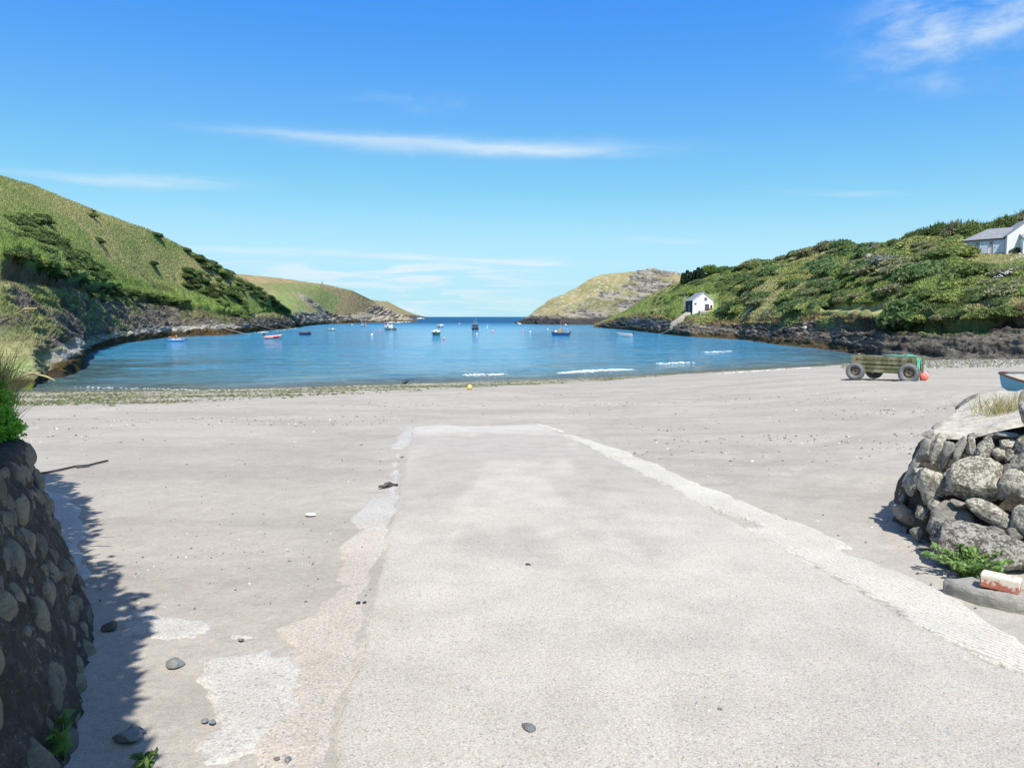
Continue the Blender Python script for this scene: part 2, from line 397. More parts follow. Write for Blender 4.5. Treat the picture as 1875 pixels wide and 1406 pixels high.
def concrete(name, base, agg=60., contrast=.22, warm=(1, .97, .92), line=None):
    m, n, p = newmat(name); co = coords(n); c = attr(n)
    a1 = n.noise(co, agg, 4, .75); v = n.voro(co, agg*1.1, 'Color'); sv = n.new('ShaderNodeSeparateColor'); n.l.new(v, sv.inputs[0])
    spk = n.ramp(sv.outputs[0], .90, .97); bl = n.ramp(n.noise(co, 2.2, 5, .6), .35, .7)
    k = n.m('ADD', n.ramp(a1, .28, .72, 1-contrast, 1+contrast*.6), n.m('MULTIPLY', n.m('SUBTRACT', sv.outputs[1], .5), contrast*.55))
    k = n.m('MULTIPLY', k, n.m('SUBTRACT', 1.03, n.m('MULTIPLY', bl, .12)))
    if line:
        wv = n.new('ShaderNodeTexWave', wave_type='BANDS', bands_direction='X'); n.put(wv.inputs['Vector'], n.scale(co, (1, 1, 1), (0, 0, line)))
        wv.inputs['Scale'].default_value = 9; wv.inputs['Distortion'].default_value = 7.0; wv.inputs['Detail'].default_value = 4; wv.inputs['Detail Scale'].default_value = .8
        k = n.m('MULTIPLY', k, n.ramp(wv.outputs['Fac'], 0, .5, .80, 1.05))
    cc = n.new('ShaderNodeVectorMath', operation='SCALE'); n.l.new(c, cc.inputs[0]); n.put(cc.inputs['Scale'], k)
    stone = n.mix(n.m('MULTIPLY', spk, .55), cc.outputs[0], (.17, .18, .21))
    tan = n.mix(n.m('MULTIPLY', n.ramp(sv.outputs[2], .93, .96), .35), stone, (.45, .30, .17))
    n.l.new(tan, p.inputs['Base Color']); p.inputs['Roughness'].default_value = .92; p.inputs['Specular IOR Level'].default_value = .05
    hh = n.m('ADD', a1, n.m('MULTIPLY', n.voro(co, agg*1.1), -.6))
    if line: hh = n.m('ADD', hh, n.m('MULTIPLY', wv.outputs['Fac'], 2.0))
    bump(n, p, hh, .5, .0035)
    return m
Lb, Lf = G2(600, 1406), G2(757, 782); Rb, Rf = G2(1875, 1245), G2(1040, 800)
Lback, Rback = back(Lb, Lf, 0.2), back(Rb, Rf, 0.2)
slip_poly = [Lback, Lb, G2(693, 1040), G2(728, 900), Lf, G2(800, 779), G2(880, 781), G2(985, 777), Rf, G2(1235, 897), G2(1510, 1048), G2(1650, 1128), Rb, Rback]
sl_ang = math.atan2(Rf[0]-Rb[0], Rf[1]-Rb[1])
def slabcol(x, y, s):
    c = np.broadcast_to(np.array([.482, .450, .394]), x.shape+(3,))
    pat = fbm(x*.6, y*.35, 3, 4); c = c*(1+.11*pat+.05*fbm(x*2.2, y*1.1, 8, 4))[..., None]
    sandy = smoothstep(.0, .35, fbm(x*1.1, y*.5, 31, 5)+.25*smoothstep(10, 6.5, y)*0+.55*smoothstep(7.5, 9.5, y)*(1-smoothstep(14, 17, y))-.12)
    c = lerp(c, np.array([.40, .375, .335]), sandy*.75)
    endp = smoothstep(15.0, 16.4, y+.4*fbm(x*2, y*2, 7, 3)); return lerp(c, np.array([.52, .50, .455]), endp*.8)
M['slab'] = concrete('slipway_concrete', None, 105, .30)
slab('slipway', slip_poly, .014, .03, M['slab'], -3.6, 3.9, .2, 18.8, .022, lambda x, y: .05*fbm(x*4, y*3, 4, 5)-.02, extra=lambda x, y: .002*fbm(x*5, y*5, 3, 3), colf=slabcol)
Ob = G2(1875, 1188); Of = G2(1005, 781)
band_poly = [Rback, Rb, G2(1650, 1128), G2(1510, 1048), G2(1235, 897), Rf, G2(985, 777), Of, G2(1100, 812), G2(1180, 842), G2(1250, 874), G2(1330, 905), G2(1460, 962), G2(1600, 1026), G2(1700, 1073), Ob, back(Ob, Of, .2)]
M['band'] = concrete('pale_cement', None, 90, .16, line=-sl_ang*0-.35)
def bandcol(x, y, s):
    return np.broadcast_to(np.array([.555, .53, .46]), x.shape+(3,))*(1+.08*fbm(x*1.2, y*1.2, 9, 4))[..., None]
def bandnoise(x, y):
    hole = smoothstep(.25, .6, fbm(x*1.6+.8*y, y*.55, 41, 5)); return .10*fbm(x*2.5, y*2.0, 14, 5)-.0-hole*.25
slab('slipway_edge_strip', band_poly, .024, .035, M['band'], -1.5, 4.6, .2, 18.5, .022, bandnoise, extra=lambda x, y: .0015*ridged(x*9+y*4.2, y*.6, 3, 3), colf=bandcol)
ap_poly = [back(G2(520, 1406), G2(560, 1130), .6), G2(512, 1406), G2(528, 1250), G2(535, 1150), G2(600, 1085), G2(640, 990), G2(665, 950), G2(715, 890), G2(712, 830), G2(735, 795), G2(750, 781), Lf, G2(728, 900), G2(693, 1040), Lb, Lback]
M['apron'] = concrete('worn_pink_concrete', None, 85, .34)
def apcol(x, y, s):
    far = smoothstep(6.2, 7.0, y); c = lerp(np.broadcast_to(np.array([.485, .44, .38]), x.shape+(3,)), np.array([.47, .455, .42]), far)
    return c*(1+.08*fbm(x*2, y*2, 6, 4))[..., None]
slab('slipway_apron', ap_poly, .010, .03, M['apron'], -3.4, -.3, .4, 18.5, .022, lambda x, y: .20*fbm(x*2.6, y*1.3, 24, 6)+.04-.16*smoothstep(.40, .6, ridged(x*.2+3, (y+x)*.6, 2, 2)), extra=lambda x, y: .003*fbm(x*9, y*9, 3, 3)-.010*np.exp(-((x-np.interp(y, [Lb[1], Lf[1]], [Lb[0], Lf[0]]))/.035)**2), colf=apcol)
whitecol = lambda x, y, s: np.broadcast_to(np.array([.505, .488, .445]), x.shape+(3,))*(1+.08*fbm(x*3, y*3, 6, 4))[..., None]
M['oldcon'] = concrete('old_white_concrete', None, 80, .30)
wp = [G2(500, 1190), G2(545, 1200), G2(540, 1280), G2(525, 1340), G2(480, 1385), G2(370, 1400), G2(350, 1370), G2(400, 1330), G2(400, 1255), G2(370, 1210)]
slab('concrete_patch', wp, .012, .05, M['oldcon'], -2.6, -.6, 2.3, 4.6, .018, lambda x, y: .20*fbm(x*3.5, y*3.5, 51, 7, .62)-.01, colf=whitecol)
wp2 = [G2(185, 1150), G2(260, 1115), G2(330, 1125), G2(470, 1160), G2(490, 1175), G2(330, 1175), G2(200, 1172)]
slab('concrete_patch', wp2, .012, .05, M['oldcon'], -3.4, -1.2, 3.5, 5.2, .018, lambda x, y: .26*fbm(x*3.5, y*4.5, 57, 7, .65)-.05, colf=whitecol)
wp3 = [G2(60, 895), G2(110, 903), G2(150, 945), G2(150, 985), G2(120, 1000), G2(150, 1015), G2(150, 1050), G2(120, 1100), G2(80, 1100)]
slab('concrete_patch', wp3, .014, .05, M['oldcon'], -7.5, -2.5, 4.0, 9.5, .03, lambda x, y: .08*fbm(x*2.5, y*2.5, 61, 5), colf=whitecol)
wp4 = [G2(1455, 950), G2(1520, 945), G2(1545, 955), G2(1500, 965)]
slab('concrete_patch', wp4, .012, .05, M['band'], 2.5, 4.2, 5.8, 8.2, .02, lambda x, y: .18*fbm(x*2.5, y*3.5, 67, 6)-.08, colf=bandcol)

# ------------------------------------------------------------------ sea
D = np.concatenate([np.linspace(40, 110, 420), np.geomspace(110.3, 30000, 330)]); rr = np.linspace(-1.25, 1.25, 520)
DD, RR = np.meshgrid(D, rr, indexing='ij'); X = RR*DD; Y = DD; off = Y-shore(X)
nzw = fbm(X*.11, Y*.15, 3, 4)
lw = 4.2+2.0*nzw+smoothstep(0, 25, X)*1.5
wave = .20*np.exp(-((off-lw)/.75)**2)*(.65+.5*vnoise(X*.12, 0*Y, 4))
wave += .10*np.exp(-((off-lw-7-1.5*nzw)/1.3)**2)
Z = np.where(off < 25, wave, 0)+.035*fbm(X*.25, Y*.6, 7, 3)*np.clip((off-3)/10, 0, 1)*(Y < 400)+.012*np.exp(-np.maximum(off, 0)/2)*fbm(X*.8, Y*1.5, 2, 3)
depth = np.clip(-gz(X, Y), 0, 12)
sh = np.exp(-depth/.55)
deep = np.array([.050, .275, .49]); shal = np.array([.150, .140, .095]); midc = np.array([.085, .265, .38])
C = lerp(np.broadcast_to(deep, Z.shape+(3,)), midc, np.exp(-depth/1.8)*.9); C = lerp(C, shal, sh)
# weedy shallows near the rocks either side, and deeper water outside the bay
side = np.clip(smoothstep(-18, -40, X)*smoothstep(110, 60, Y)+smoothstep(26, 44, X)*smoothstep(130, 85, Y), 0, 1)
weed = side*smoothstep(-.35, .3, fbm(X*.25, Y*.35, 33, 4)+.25*side)
C = lerp(C, np.array([.060, .095, .075]), weed*.85)
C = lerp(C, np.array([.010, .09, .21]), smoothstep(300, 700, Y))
C = C*(1+.16*fbm(X*.012, Y*.03, 3, 4)*smoothstep(90, 140, Y))[..., None]
m, n, p = newmat('sea'); co = coords(n)
b1 = n.noise(n.scale(co, (.55, 1.0, 1)), 1.1, 5, .65, .5); b2 = n.noise(n.scale(co, (.35, 1.0, 1)), .34, 4, .6, .3); b3 = n.noise(n.scale(co, (.4, 1, 1)), .055, 3, .5)
n.put(p.inputs['Base Color'], attr(n)); sy = n.new('ShaderNodeSeparateXYZ'); n.l.new(co, sy.inputs[0]); n.put(p.inputs['Specular IOR Level'], n.ramp(sy.outputs[1], 180, 650, .45, .10)); n.put(p.inputs['Roughness'], n.ramp(sy.outputs[1], 150, 600, .08, .4)); p.inputs['IOR'].default_value = 1.33; 
h = n.m('ADD', n.m('MULTIPLY', b1, .6), n.m('ADD', n.m('MULTIPLY', b2, 1.9), n.m('MULTIPLY', b3, 3.0)))
bump(n, p, h, 1.0, 2.6)
M['sea'] = m
Fq = gridfaces(*Z.shape); keep = (off.ravel()[Fq] > -1.2).any(1)
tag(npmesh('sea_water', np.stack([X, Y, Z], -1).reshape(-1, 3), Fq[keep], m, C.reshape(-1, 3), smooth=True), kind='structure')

# ------------------------------------------------------------------ lofted land
def gline(pxs, pts):       # pts: list of (px, py) -> py per column
    a = np.array(pts, float); return np.interp(pxs, a[:, 0], a[:, 1])
def dwater(px, py):
    return np.array([hit(a, b, True)[1] for a, b in zip(px, py)])
def loft(rows, seg, ease=True):
    """rows: list of (n,3) arrays of world points; seg: rows per gap -> P (r,n,3), v (r,)"""
    P = []; V = []
    for i in range(len(rows)-1):
        t = np.linspace(0, 1, seg[i], endpoint=(i == len(rows)-2))
        for k in t: P.append(rows[i]*(1-k)+rows[i+1]*k); V.append(i+k)
    P = np.array(P); V = np.array(V)
    if ease:               # round the breaks a little
        for _ in range(3):
            Q = P.copy(); Q[1:-1] = .25*P[:-2]+.5*P[1:-1]+.25*P[2:]; P = Q
    return P, V
def wl(px, py, D): return np.array([W(a, b, c) for a, b, c in zip(px, py, D)])
def normals(P):
    du = np.gradient(P, axis=1); dv = np.gradient(P, axis=0); n = np.cross(du, dv); n /= np.linalg.norm(n, axis=2, keepdims=True)+1e-9
    return n
def smooth1(a, k=9):
    pad = np.pad(a, ((k, k),)+((0, 0),)*(a.ndim-1), 'edge'); out = np.zeros_like(a)
    for i in range(-k, k+1): out += pad[k+i:k+i+len(a)]
    return out/(2*k+1)
class Land:
    def __init__(s, P): s.P = P; s.px, s.py = project(P)
    def at(s, px, py, front=True):
        """surface point seen at a picture position"""
        j = int(np.argmin(np.abs(s.px[len(s.px)//3]-px))); col = s.py[:, j]
        i = int(np.argmin(np.abs(col-py))); return s.P[i, j].copy()
def land_obj(name, P, C, mat):
    return tag(npmesh(name, P.reshape(-1, 3), gridfaces(*P.shape[:2])[:, ::-1], mat, C.reshape(-1, 3), smooth=True), kind='structure')
def rockn(P, sc=1., dip=.5):
    x, y, z = P[..., 0]*sc, P[..., 1]*sc, P[..., 2]*sc
    s = z*math.cos(dip)-x*math.sin(dip)
    a = ridged(x*.10, y*.10, s*.9, 5, .55); b = ridged(x*.35+7, y*.35, s*2.2, 4, .55)
    blocks = worley(x*.5+s*.3, y*.5+s*.9, 5)[0]
    return .6*a+.3*b-.35*blocks
rock_dark = np.array([.070, .064, .054]); rock_mid = np.array([.20, .18, .145]); rock_pale = np.array([.50, .485, .41]); weedc = np.array([.095, .062, .020])
gr_dry = np.array([.36, .345, .16]); gr_green = np.array([.24, .295, .10]); gr_lush = np.array([.185, .265, .07]); gr_dark = np.array([.095, .135, .042]); earth = np.array([.22, .165, .11])

# ---- left hill
px = np.concatenate([np.linspace(-900, -60, 90), np.linspace(-55, 532, 560)])
w1 = gline(px, [(-900, 712), (-60, 712), (60, 712), (84, 697), (115, 692), (150, 677), (146, 660), (160, 648), (191, 637), (230, 628), (311, 618), (427, 613), (478, 607), (517, 603), (532, 602)])
D1 = smooth1(dwater(px, w1), 3)
D1 = np.where(px < 60, np.interp(px, [-900, 60], [52, 49]), D1)
L = [wl(px, w1, D1)]
Dup = smooth1(D1, 46); D1r = D1
low = L[0].copy(); low[:, :2] *= (1-(4/D1))[:, None]; low[:, 2] = -1.6
def ladd(L, pts, dD, base=None): L.append(wl(px, gline(px, pts), (D1 if base is None else base)+dD))
rowsA = [low, L[0]]
d2 = np.interp(px, [0, 100, 530], [2, 3.5, 6]); ladd(rowsA, [(-900, 640), (0, 696), (60, 694), (100, 668), (150, 640), (191, 622), (230, 616), (311, 607), (427, 602), (478, 598), (517, 596), (532, 596)], d2)
d3 = d2+np.interp(px, [0, 100, 530], [4, 5, 4]); D1 = .5*D1r+.5*Dup; ladd(rowsA, [(-900, 600), (0, 655), (60, 640), (90, 618), (167, 608), (254, 600), (388, 594), (478, 590), (517, 591), (532, 590)], d3)
D1 = np.maximum(Dup, D1r-4); D1 = smooth1(D1, 12)
d4 = d3+np.interp(px, [0, 90, 170, 260, 420, 530], [7, 14, 19, 19, 9, 6]); ladd(rowsA, [(-900, 480), (0, 530), (75, 535), (164, 540), (227, 551), (299, 565), (373, 578), (430, 584), (457, 586), (478, 584), (505, 581), (532, 582)], d4)
d5 = d4+np.interp(px, [0, 440, 470, 530], [5, 5, 10, 10]); ladd(rowsA, [(-900, 430), (0, 478), (75, 497), (164, 525), (227, 540), (299, 557), (373, 571), (430, 580), (450, 581), (465, 577), (480, 573), (500, 572), (532, 575)], d5)
d6 = d5+np.interp(px, [0, 440, 530], [4, 4, 4]); ladd(rowsA, [(-900, 400), (0, 448), (75, 468), (164, 497), (227, 514), (299, 533), (373, 552), (430, 567), (457, 571), (480, 566), (500, 567), (520, 569), (532, 572)], d6)
ridge = gline(px, [(-900, 60), (-400, 190), (-100, 285), (0, 322), (60, 338), (120, 364), (190, 392), (270, 419), (330, 450), (400, 487), (450, 513), (490, 538), (520, 560), (532, 568)])
Dr = np.interp(px, [-900, 0, 270, 400, 450, 532], [100, 135, 205, 250, 272, 300])
r6 = rowsA[-1]; D6 = r6[:, 1]; y6 = gline(px, [(-900, 400), (0, 448), (75, 468), (164, 497), (227, 514), (299, 533), (373, 552), (430, 567), (457, 571), (480, 566), (500, 567), (520, 569), (532, 572)])
for t in (.3, .65, 1.0): rowsA.append(wl(px, y6+(ridge-y6)*t, D6+(Dr-D6)*t))
bk = rowsA[-1].copy(); bk[:, 1] += 25; bk[:, 0] *= (1+25/rowsA[-1][:, 1]); bk[:, 2] += -1.5; rowsA.append(bk)
bk2 = bk.copy(); bk2[:, 1] += 70; bk2[:, 2] -= 25; rowsA.append(bk2)
P, V = loft(rowsA, [8, 22, 26, 34, 22, 22, 60, 60, 60, 8, 8])
PXg = np.broadcast_to(px, P.shape[:2]); VV = np.broadcast_to(V[:, None], P.shape[:2])
N = normals(P)
if N[:, :, 2].mean() < 0: N = -N
x, y, z = P[..., 0], P[..., 1], P[..., 2]
rockm = smoothstep(1.0, 1.6, VV)*(1-smoothstep(4.2, 4.9, VV+.3*fbm(x*.1, y*.1, z*.3, 3)))
fade = np.clip(y/120, .45, 1.0)
rn = rockn(P)
vegd = (1-smoothstep(0, .8, worley(x*.33, y*.33, 3)[0])) 
bushy = smoothstep(5.0, 5.5, VV)*(1-smoothstep(6.0, 6.6, VV))
notch = -1.6*np.exp(-((VV-4.55)/.28)**2)+1.5*np.exp(-((VV-5.25)/.3)**2)*(.7+.6*vegd)
Pd = P + N*(rockm*rn*1.9*fade+notch*smoothstep(480, 420, PXg)*(VV > 3.8)*(.7+.5*fbm(x*.12, y*.12, 2, 3)))[..., None]+N*((bushy*vegd*1.3+smoothstep(6, 6.5, VV)*(.5*fbm(x*.08, y*.08, z*.1, 5)+.18*fbm(x*.5, y*.5, 3, 3)))*(1-smoothstep(8.85, 9, VV)*.6))[..., None]
P = Pd; x, y, z = P[..., 0], P[..., 1], P[..., 2]
n1 = fbm(x*.05, y*.02, z*.1, 5); n2 = fbm(x*.25, y*.12, z*.3, 5); n3 = fbm(x*1.1, y*.6, z*1.1, 3)
green = lerp(np.broadcast_to(gr_green, P.shape), gr_dry, smoothstep(-.25, .4, n1*1.2+n2*.5+(VV-7.9)*.18-.02))
green = lerp(green, gr_lush, smoothstep(.1, .6, fbm(x*.03+5, y*.015, z*.06, 4)*.8+.55*(1-smoothstep(5.8, 7.6, VV))))
green = lerp(green, gr_dark, .8*smoothstep(.25, .55, n2+.3*n3)*(1-smoothstep(6.8, 8, VV)))
terr = lerp(np.broadcast_to(gr_dry*.75, P.shape), gr_green*.8, smoothstep(-.3, .3, n2)); terr = lerp(terr, earth*.8, smoothstep(.0, .3, n3*.6+n1+n2*.3)); terr = lerp(terr, rock_dark, smoothstep(.1, .35, n2*.8+n3*.5-.1))
rc = lerp(np.broadcast_to(rock_mid, P.shape), rock_dark, smoothstep(-.2, .35, n3+.5*n2)); rc = lerp(rc, earth, .5*smoothstep(.0, .5, n2))
veg_on_rock = smoothstep(-.05, .25, n2*.9+n1*.5+(VV-3.2)*.32+.12*(PXg < 240)-.28*smoothstep(240, 330, PXg)*(VV < 4))
C = lerp(rc, terr, veg_on_rock*smoothstep(2.4, 3.2, VV))
pale = smoothstep(1.65, 2.0, VV+.2*n3)*(1-smoothstep(2.35, 2.8, VV+.5*n2)); palec = lerp(np.broadcast_to(rock_pale, P.shape), np.array([.42, .46, .18]), smoothstep(.0, .3, n2)*(PXg < 330))
C = lerp(C, palec, pale*smoothstep(-.55, -.05, n2*.6+n3*.6)*np.interp(PXg, [300, 420, 470], [1., .9, .15]))
wb = smoothstep(.0, .15, z)*(1-smoothstep(.9, 1.5, z+.35*n3-.4*(PXg > 150)*(PXg < 420)*0)); wb = np.maximum(wb, (VV < 2.0)*(VV > .2)*1.)
weedv = lerp(np.broadcast_to(weedc, P.shape), np.array([.045, .035, .02]), smoothstep(-.1, .4, n3)); weedv = lerp(weedv, np.array([.16, .20, .03]), smoothstep(.1, .35, n2)*(PXg < 170))
C = lerp(C, weedv, wb*(1-pale*.5))
C = lerp(C, green, smoothstep(4.7, 5.15, VV)*(VV < 99))
C = lerp(C, gr_dry*1.1, .8*smoothstep(4.25, 4.5, VV)*(1-smoothstep(4.75, 5.0, VV))*smoothstep(380, 430, PXg)); eb = lerp(np.broadcast_to(earth*.75, P.shape), gr_green*.75, smoothstep(-.05, .3, n2+.4*n3)); C = lerp(C, eb, .9*smoothstep(4.2, 4.45, VV+.2*n2)*(1-smoothstep(4.85, 5.05, VV+.1*n3))*(1-smoothstep(380, 430, PXg)))
C = C*(1+.6*fbm(x*1.9, y*1.2, z*3.5, 4)*(1-smoothstep(4.8, 5.1, VV)))[..., None]
lg = (1-smoothstep(55, 110, PXg+30*n2))*smoothstep(1.5, 2.4, VV+.3*n2)*(1-smoothstep(3.1, 3.5, VV+.3*n2)); C = lerp(C, lerp(np.broadcast_to(gr_lush*1.3, P.shape), gr_dry, smoothstep(-.2, .3, n2)), lg*.9)
pathm = np.exp(-((PXg-466-3*np.sin(VV*6))/4.0)**2)*smoothstep(4.45, 4.6, VV)*(1-smoothstep(5.2, 5.5, VV)); C = lerp(C, np.array([.42, .42, .42]), pathm)
C = np.clip(C, .01, 1)
land_obj('hill_left', P, C, M['terrain']); LA = Land(P); LA.V = V; LA.C = C

# ---- far left headland
pxa = px; px = np.linspace(415, 766, 420)
w1 = gline(px, [(415, 603), (517, 603), (570, 596), (600, 593.5), (677, 591), (720, 590.5), (752, 590.3), (766, 590)])
D1 = dwater(px, w1); D1 = smooth1(D1, 22)
rowsB = [None, wl(px, w1, D1)]; low = rowsB[1].copy(); low[:, :2] *= (1-(8/D1))[:, None]; low[:, 2] = -3; rowsB[0] = low
rowsB.append(wl(px, gline(px, [(415, 600), (517, 597), (570, 590), (612, 588), (640, 587), (677, 587), (720, 588.3), (752, 589), (766, 589.6)]), D1+8))
yc = [(415, 585), (517, 584), (540, 575), (560, 573), (590, 574), (612, 577), (640, 577), (677, 576), (700, 578), (735, 584), (757, 588.3), (766, 589.3)]
rowsB.append(wl(px, gline(px, yc), D1+22))
rid = gline(px, [(415, 498), (443, 500), (496, 506), (586, 518), (645, 531), (675, 546), (700, 560), (733, 577), (757, 587.5), (766, 589.2)]); y3 = gline(px, yc)
Dr = np.interp(px, [415, 500, 586, 640, 677, 733, 766], [430, 468, 520, 575, 612, 652, 700]); D3 = D1+22; Dr = np.maximum(Dr, D3+3)
for t in (.3, .65, 1.0): rowsB.append(wl(px, y3+(rid-y3)*t, D3+(Dr-D3)*t))
bk = rowsB[-1].copy(); bk[:, 1] += 90; bk[:, 2] -= 6+.3*bk[:, 2]; rowsB.append(bk)
P, V = loft(rowsB, [6, 16, 30, 36, 34, 34, 8])
PXg = np.broadcast_to(px, P.shape[:2]); VV = np.broadcast_to(V[:, None], P.shape[:2]); N = normals(P)
if N[:, :, 2].mean() < 0: N = -N
x, y, z = P[..., 0], P[..., 1], P[..., 2]
_, PYg = project(P)
rn = rockn(P, .45, .75); rockm = smoothstep(1, 1.5, VV)*(1-smoothstep(2.8, 3.5, VV+.4*fbm(x*.03, y*.03, z*.05, 3)))
rockm = np.maximum(rockm, smoothstep(650, 700, PXg)*smoothstep(1, 1.5, VV)*smoothstep(-.1, .25, fbm(x*.03, y*.01, z*.08, 4)+.004*(PXg-690)+.02*(PYg-566)))
streak = np.exp(-((PYg-(541+(PXg-548)*.62))/5)**2)*smoothstep(543, 550, PXg)*(1-smoothstep(606, 622, PXg)); rockm = np.maximum(rockm, streak)
P = P+N*(rockm*rn*3.2+(1-rockm)*fbm(x*.03, y*.03, 0, 4)*1.2*(VV > 3)*(1-smoothstep(5.7, 6, VV)*.7))[..., None]
n1 = fbm(x*.02, y*.008, z*.05, 5); n2 = fbm(x*.08, y*.03, z*.1, 5); n3 = fbm(x*.35, y*.15, z*.4, 3); sd = z*.75+x*.62; n4 = fbm(sd*.9, (x+y)*.03, 2, 4)
g = lerp(np.broadcast_to(np.array([.34, .27, .14]), P.shape), gr_green, smoothstep(-.1, .35, n1+n2*.5+.15-.8*smoothstep(4.9, 5.8, VV)-.7*smoothstep(585, 640, PXg)))
g = lerp(g, gr_green*.85, .8*smoothstep(.0, .4, fbm(x*.03+4, y*.008, z*.1, 4)+.45*np.exp(-((PYg-532)/11)**2)*smoothstep(615, 560, PXg)-.15-.5*smoothstep(580, 630, PXg)))
rc = lerp(np.broadcast_to(np.array([.40, .355, .285]), P.shape), rock_dark*1.6, smoothstep(-.05, .4, .5*n3+.4*n2+.8*n4)); rc = lerp(rc, rock_dark, .85*(1-smoothstep(1.5, 1.9, VV+.3*n3)))
C = lerp(g, np.clip(rc, .03, 1), np.clip(rockm, 0, 1)); C = lerp(C, weedc*.9, (1-smoothstep(1.0, 1.7, z))*.8)
land_obj('headland_left', P, np.clip(C, .01, 1), M['farterrain']); LB = Land(P)

# ---- farthest point behind it
px = np.linspace(640, 769, 120)
w1 = np.full(px.shape, 582.9); D1 = np.full(px.shape, 2100.); rid = gline(px, [(640, 548), (680, 548), (709, 551), (741, 569), (757, 577), (767, 581.5), (769, 582.6)])
rows = [wl(px, w1+1.0, D1*0+2050), wl(px, w1, D1)]
for t in (.3, .6, 1.0): rows.append(wl(px, w1+(rid-w1)*t, D1+300*t))
bk = rows[-1].copy(); bk[:, 1] += 300; bk[:, 2] *= .5; rows.append(bk)
P, V = loft(rows, [3, 10, 10, 14, 4]); VV = np.broadcast_to(V[:, None], P.shape[:2]); N = normals(P)
if N[:, :, 2].mean() < 0: N = -N
x, y, z = P[..., 0], P[..., 1], P[..., 2]; P = P+N*(rockn(P, .12, .7)*7*(VV > 1)*(VV < 3.9))[..., None]
n2 = fbm(x*.02, y*.02, z*.03, 5); C = lerp(np.broadcast_to(np.array([.20, .16, .12]), P.shape), np.array([.24, .21, .10]), smoothstep(-.1, .3, n2+(VV-3)*.2)); C = lerp(C, rock_dark, 1-smoothstep(4, 12, z))
land_obj('headland_far', P, C, M['farterrain'])

# ---- right headland
px = np.linspace(944, 1420, 560)
w1 = gline(px, [(944, 593.2), (1027, 594.8), (1112, 594.5), (1420, 596)]); D1 = smooth1(dwater(px, w1), 5)
rows = [None, wl(px, w1, D1)]; low = rows[1].copy(); low[:, :2] *= (1-(8/D1))[:, None]; low[:, 2] = -3; rows[0] = low
ydk = gline(px, [(944, 592.6), (952, 591), (975, 587.5), (1000, 588), (1060, 586), (1112, 584), (1200, 580), (1420, 575)]); rows.append(wl(px, ydk, D1+7))
rid = gline(px, [(944, 592.3), (952, 590), (965, 581), (984, 564), (1005, 549), (1031, 538), (1056, 527), (1069, 517), (1084, 506.5), (1097, 502), (1144, 497.5), (1180, 494), (1197, 492.5), (1206, 495.5), (1236, 497.5), (1246, 503), (1270, 512), (1340, 525), (1420, 560)])
Dr = D1+np.interp(px, [944, 965, 1060, 1150, 1420], [6, 26, 95, 120, 120])
for t in (.16, .36, .6, .82, 1.0): rows.append(wl(px, ydk+(rid-ydk)*t, D1+7+(Dr-D1-7)*t**1.1))
bk = rows[-1].copy(); bk[:, 1] += 50; bk[:, 2] -= 2+.12*bk[:, 2]; rows.append(bk)
P, V = loft(rows, [6, 18, 24, 32, 36, 36, 30, 8]); PXg = np.broadcast_to(px, P.shape[:2]); VV = np.broadcast_to(V[:, None], P.shape[:2]); N = normals(P)
if N[:, :, 2].mean() < 0: N = -N
x, y, z = P[..., 0], P[..., 1], P[..., 2]; _, PYg = project(P)
n1 = fbm(x*.02, y*.01, z*.05, 5); n2 = fbm(x*.09, y*.04, z*.15, 5)
edge = np.interp(PXg, [960, 1015, 1050, 1100, 1140, 1160, 1195, 1210, 1400], [584, 574, 556, 540, 522, 506, 494, 497, 500])
rockm = smoothstep(-4, 4, PYg-edge+14*n2+10*n1)*smoothstep(1, 1.4, VV)
gull = smoothstep(.16, .30, fbm(x*.03+3, y*.05, z*.12, 5))*(PXg > 1120); rockm = np.clip(rockm-gull*.75, 0, 1)
rn = rockn(P, .42, -.35)
P = P+N*(rockm*rn*3.4*(1-smoothstep(6.8, 7, VV)*.5)+(1-rockm)*.9*fbm(x*.06, y*.06, z*.1, 4)*(VV > 2))[..., None]
x, y, z = P[..., 0], P[..., 1], P[..., 2]; n3 = fbm(x*.4, y*.4, z*.6, 3); n2 = fbm(x*.09, y*.09, z*.15, 5)
g = lerp(np.broadcast_to(np.array([.35, .30, .15]), P.shape), np.array([.25, .245, .105]), smoothstep(-.2, .3, n2)); g = lerp(g, np.array([.46, .42, .34]), smoothstep(.28, .42, n3+.3*n2))
sd = z*.93-x*.12*-1; n4 = ridged(sd*.5, x*.05, y*.03, 4)
rc = lerp(np.broadcast_to(np.array([.36, .335, .285]), P.shape), np.array([.12, .11, .095]), smoothstep(.05, .5, .6*n3+.7*n4)); rc = lerp(rc, g, .7*smoothstep(.05, .3, fbm(x*.06+9, y*.03, z*.25, 5))); rc = lerp(rc, np.array([.24, .23, .10]), .6*smoothstep(.1, .4, n2))
C = lerp(g, rc, np.clip(rockm, 0, 1)); C = lerp(C, np.array([.055, .052, .055]), (1-smoothstep(3.0, 5.5, z+1.2*n3))*.95); C = lerp(C, weedc*.7, (1-smoothstep(.6, 1.4, z))*.7)
land_obj('headland_right', P, np.clip(C, .01, 1), M['farterrain'])

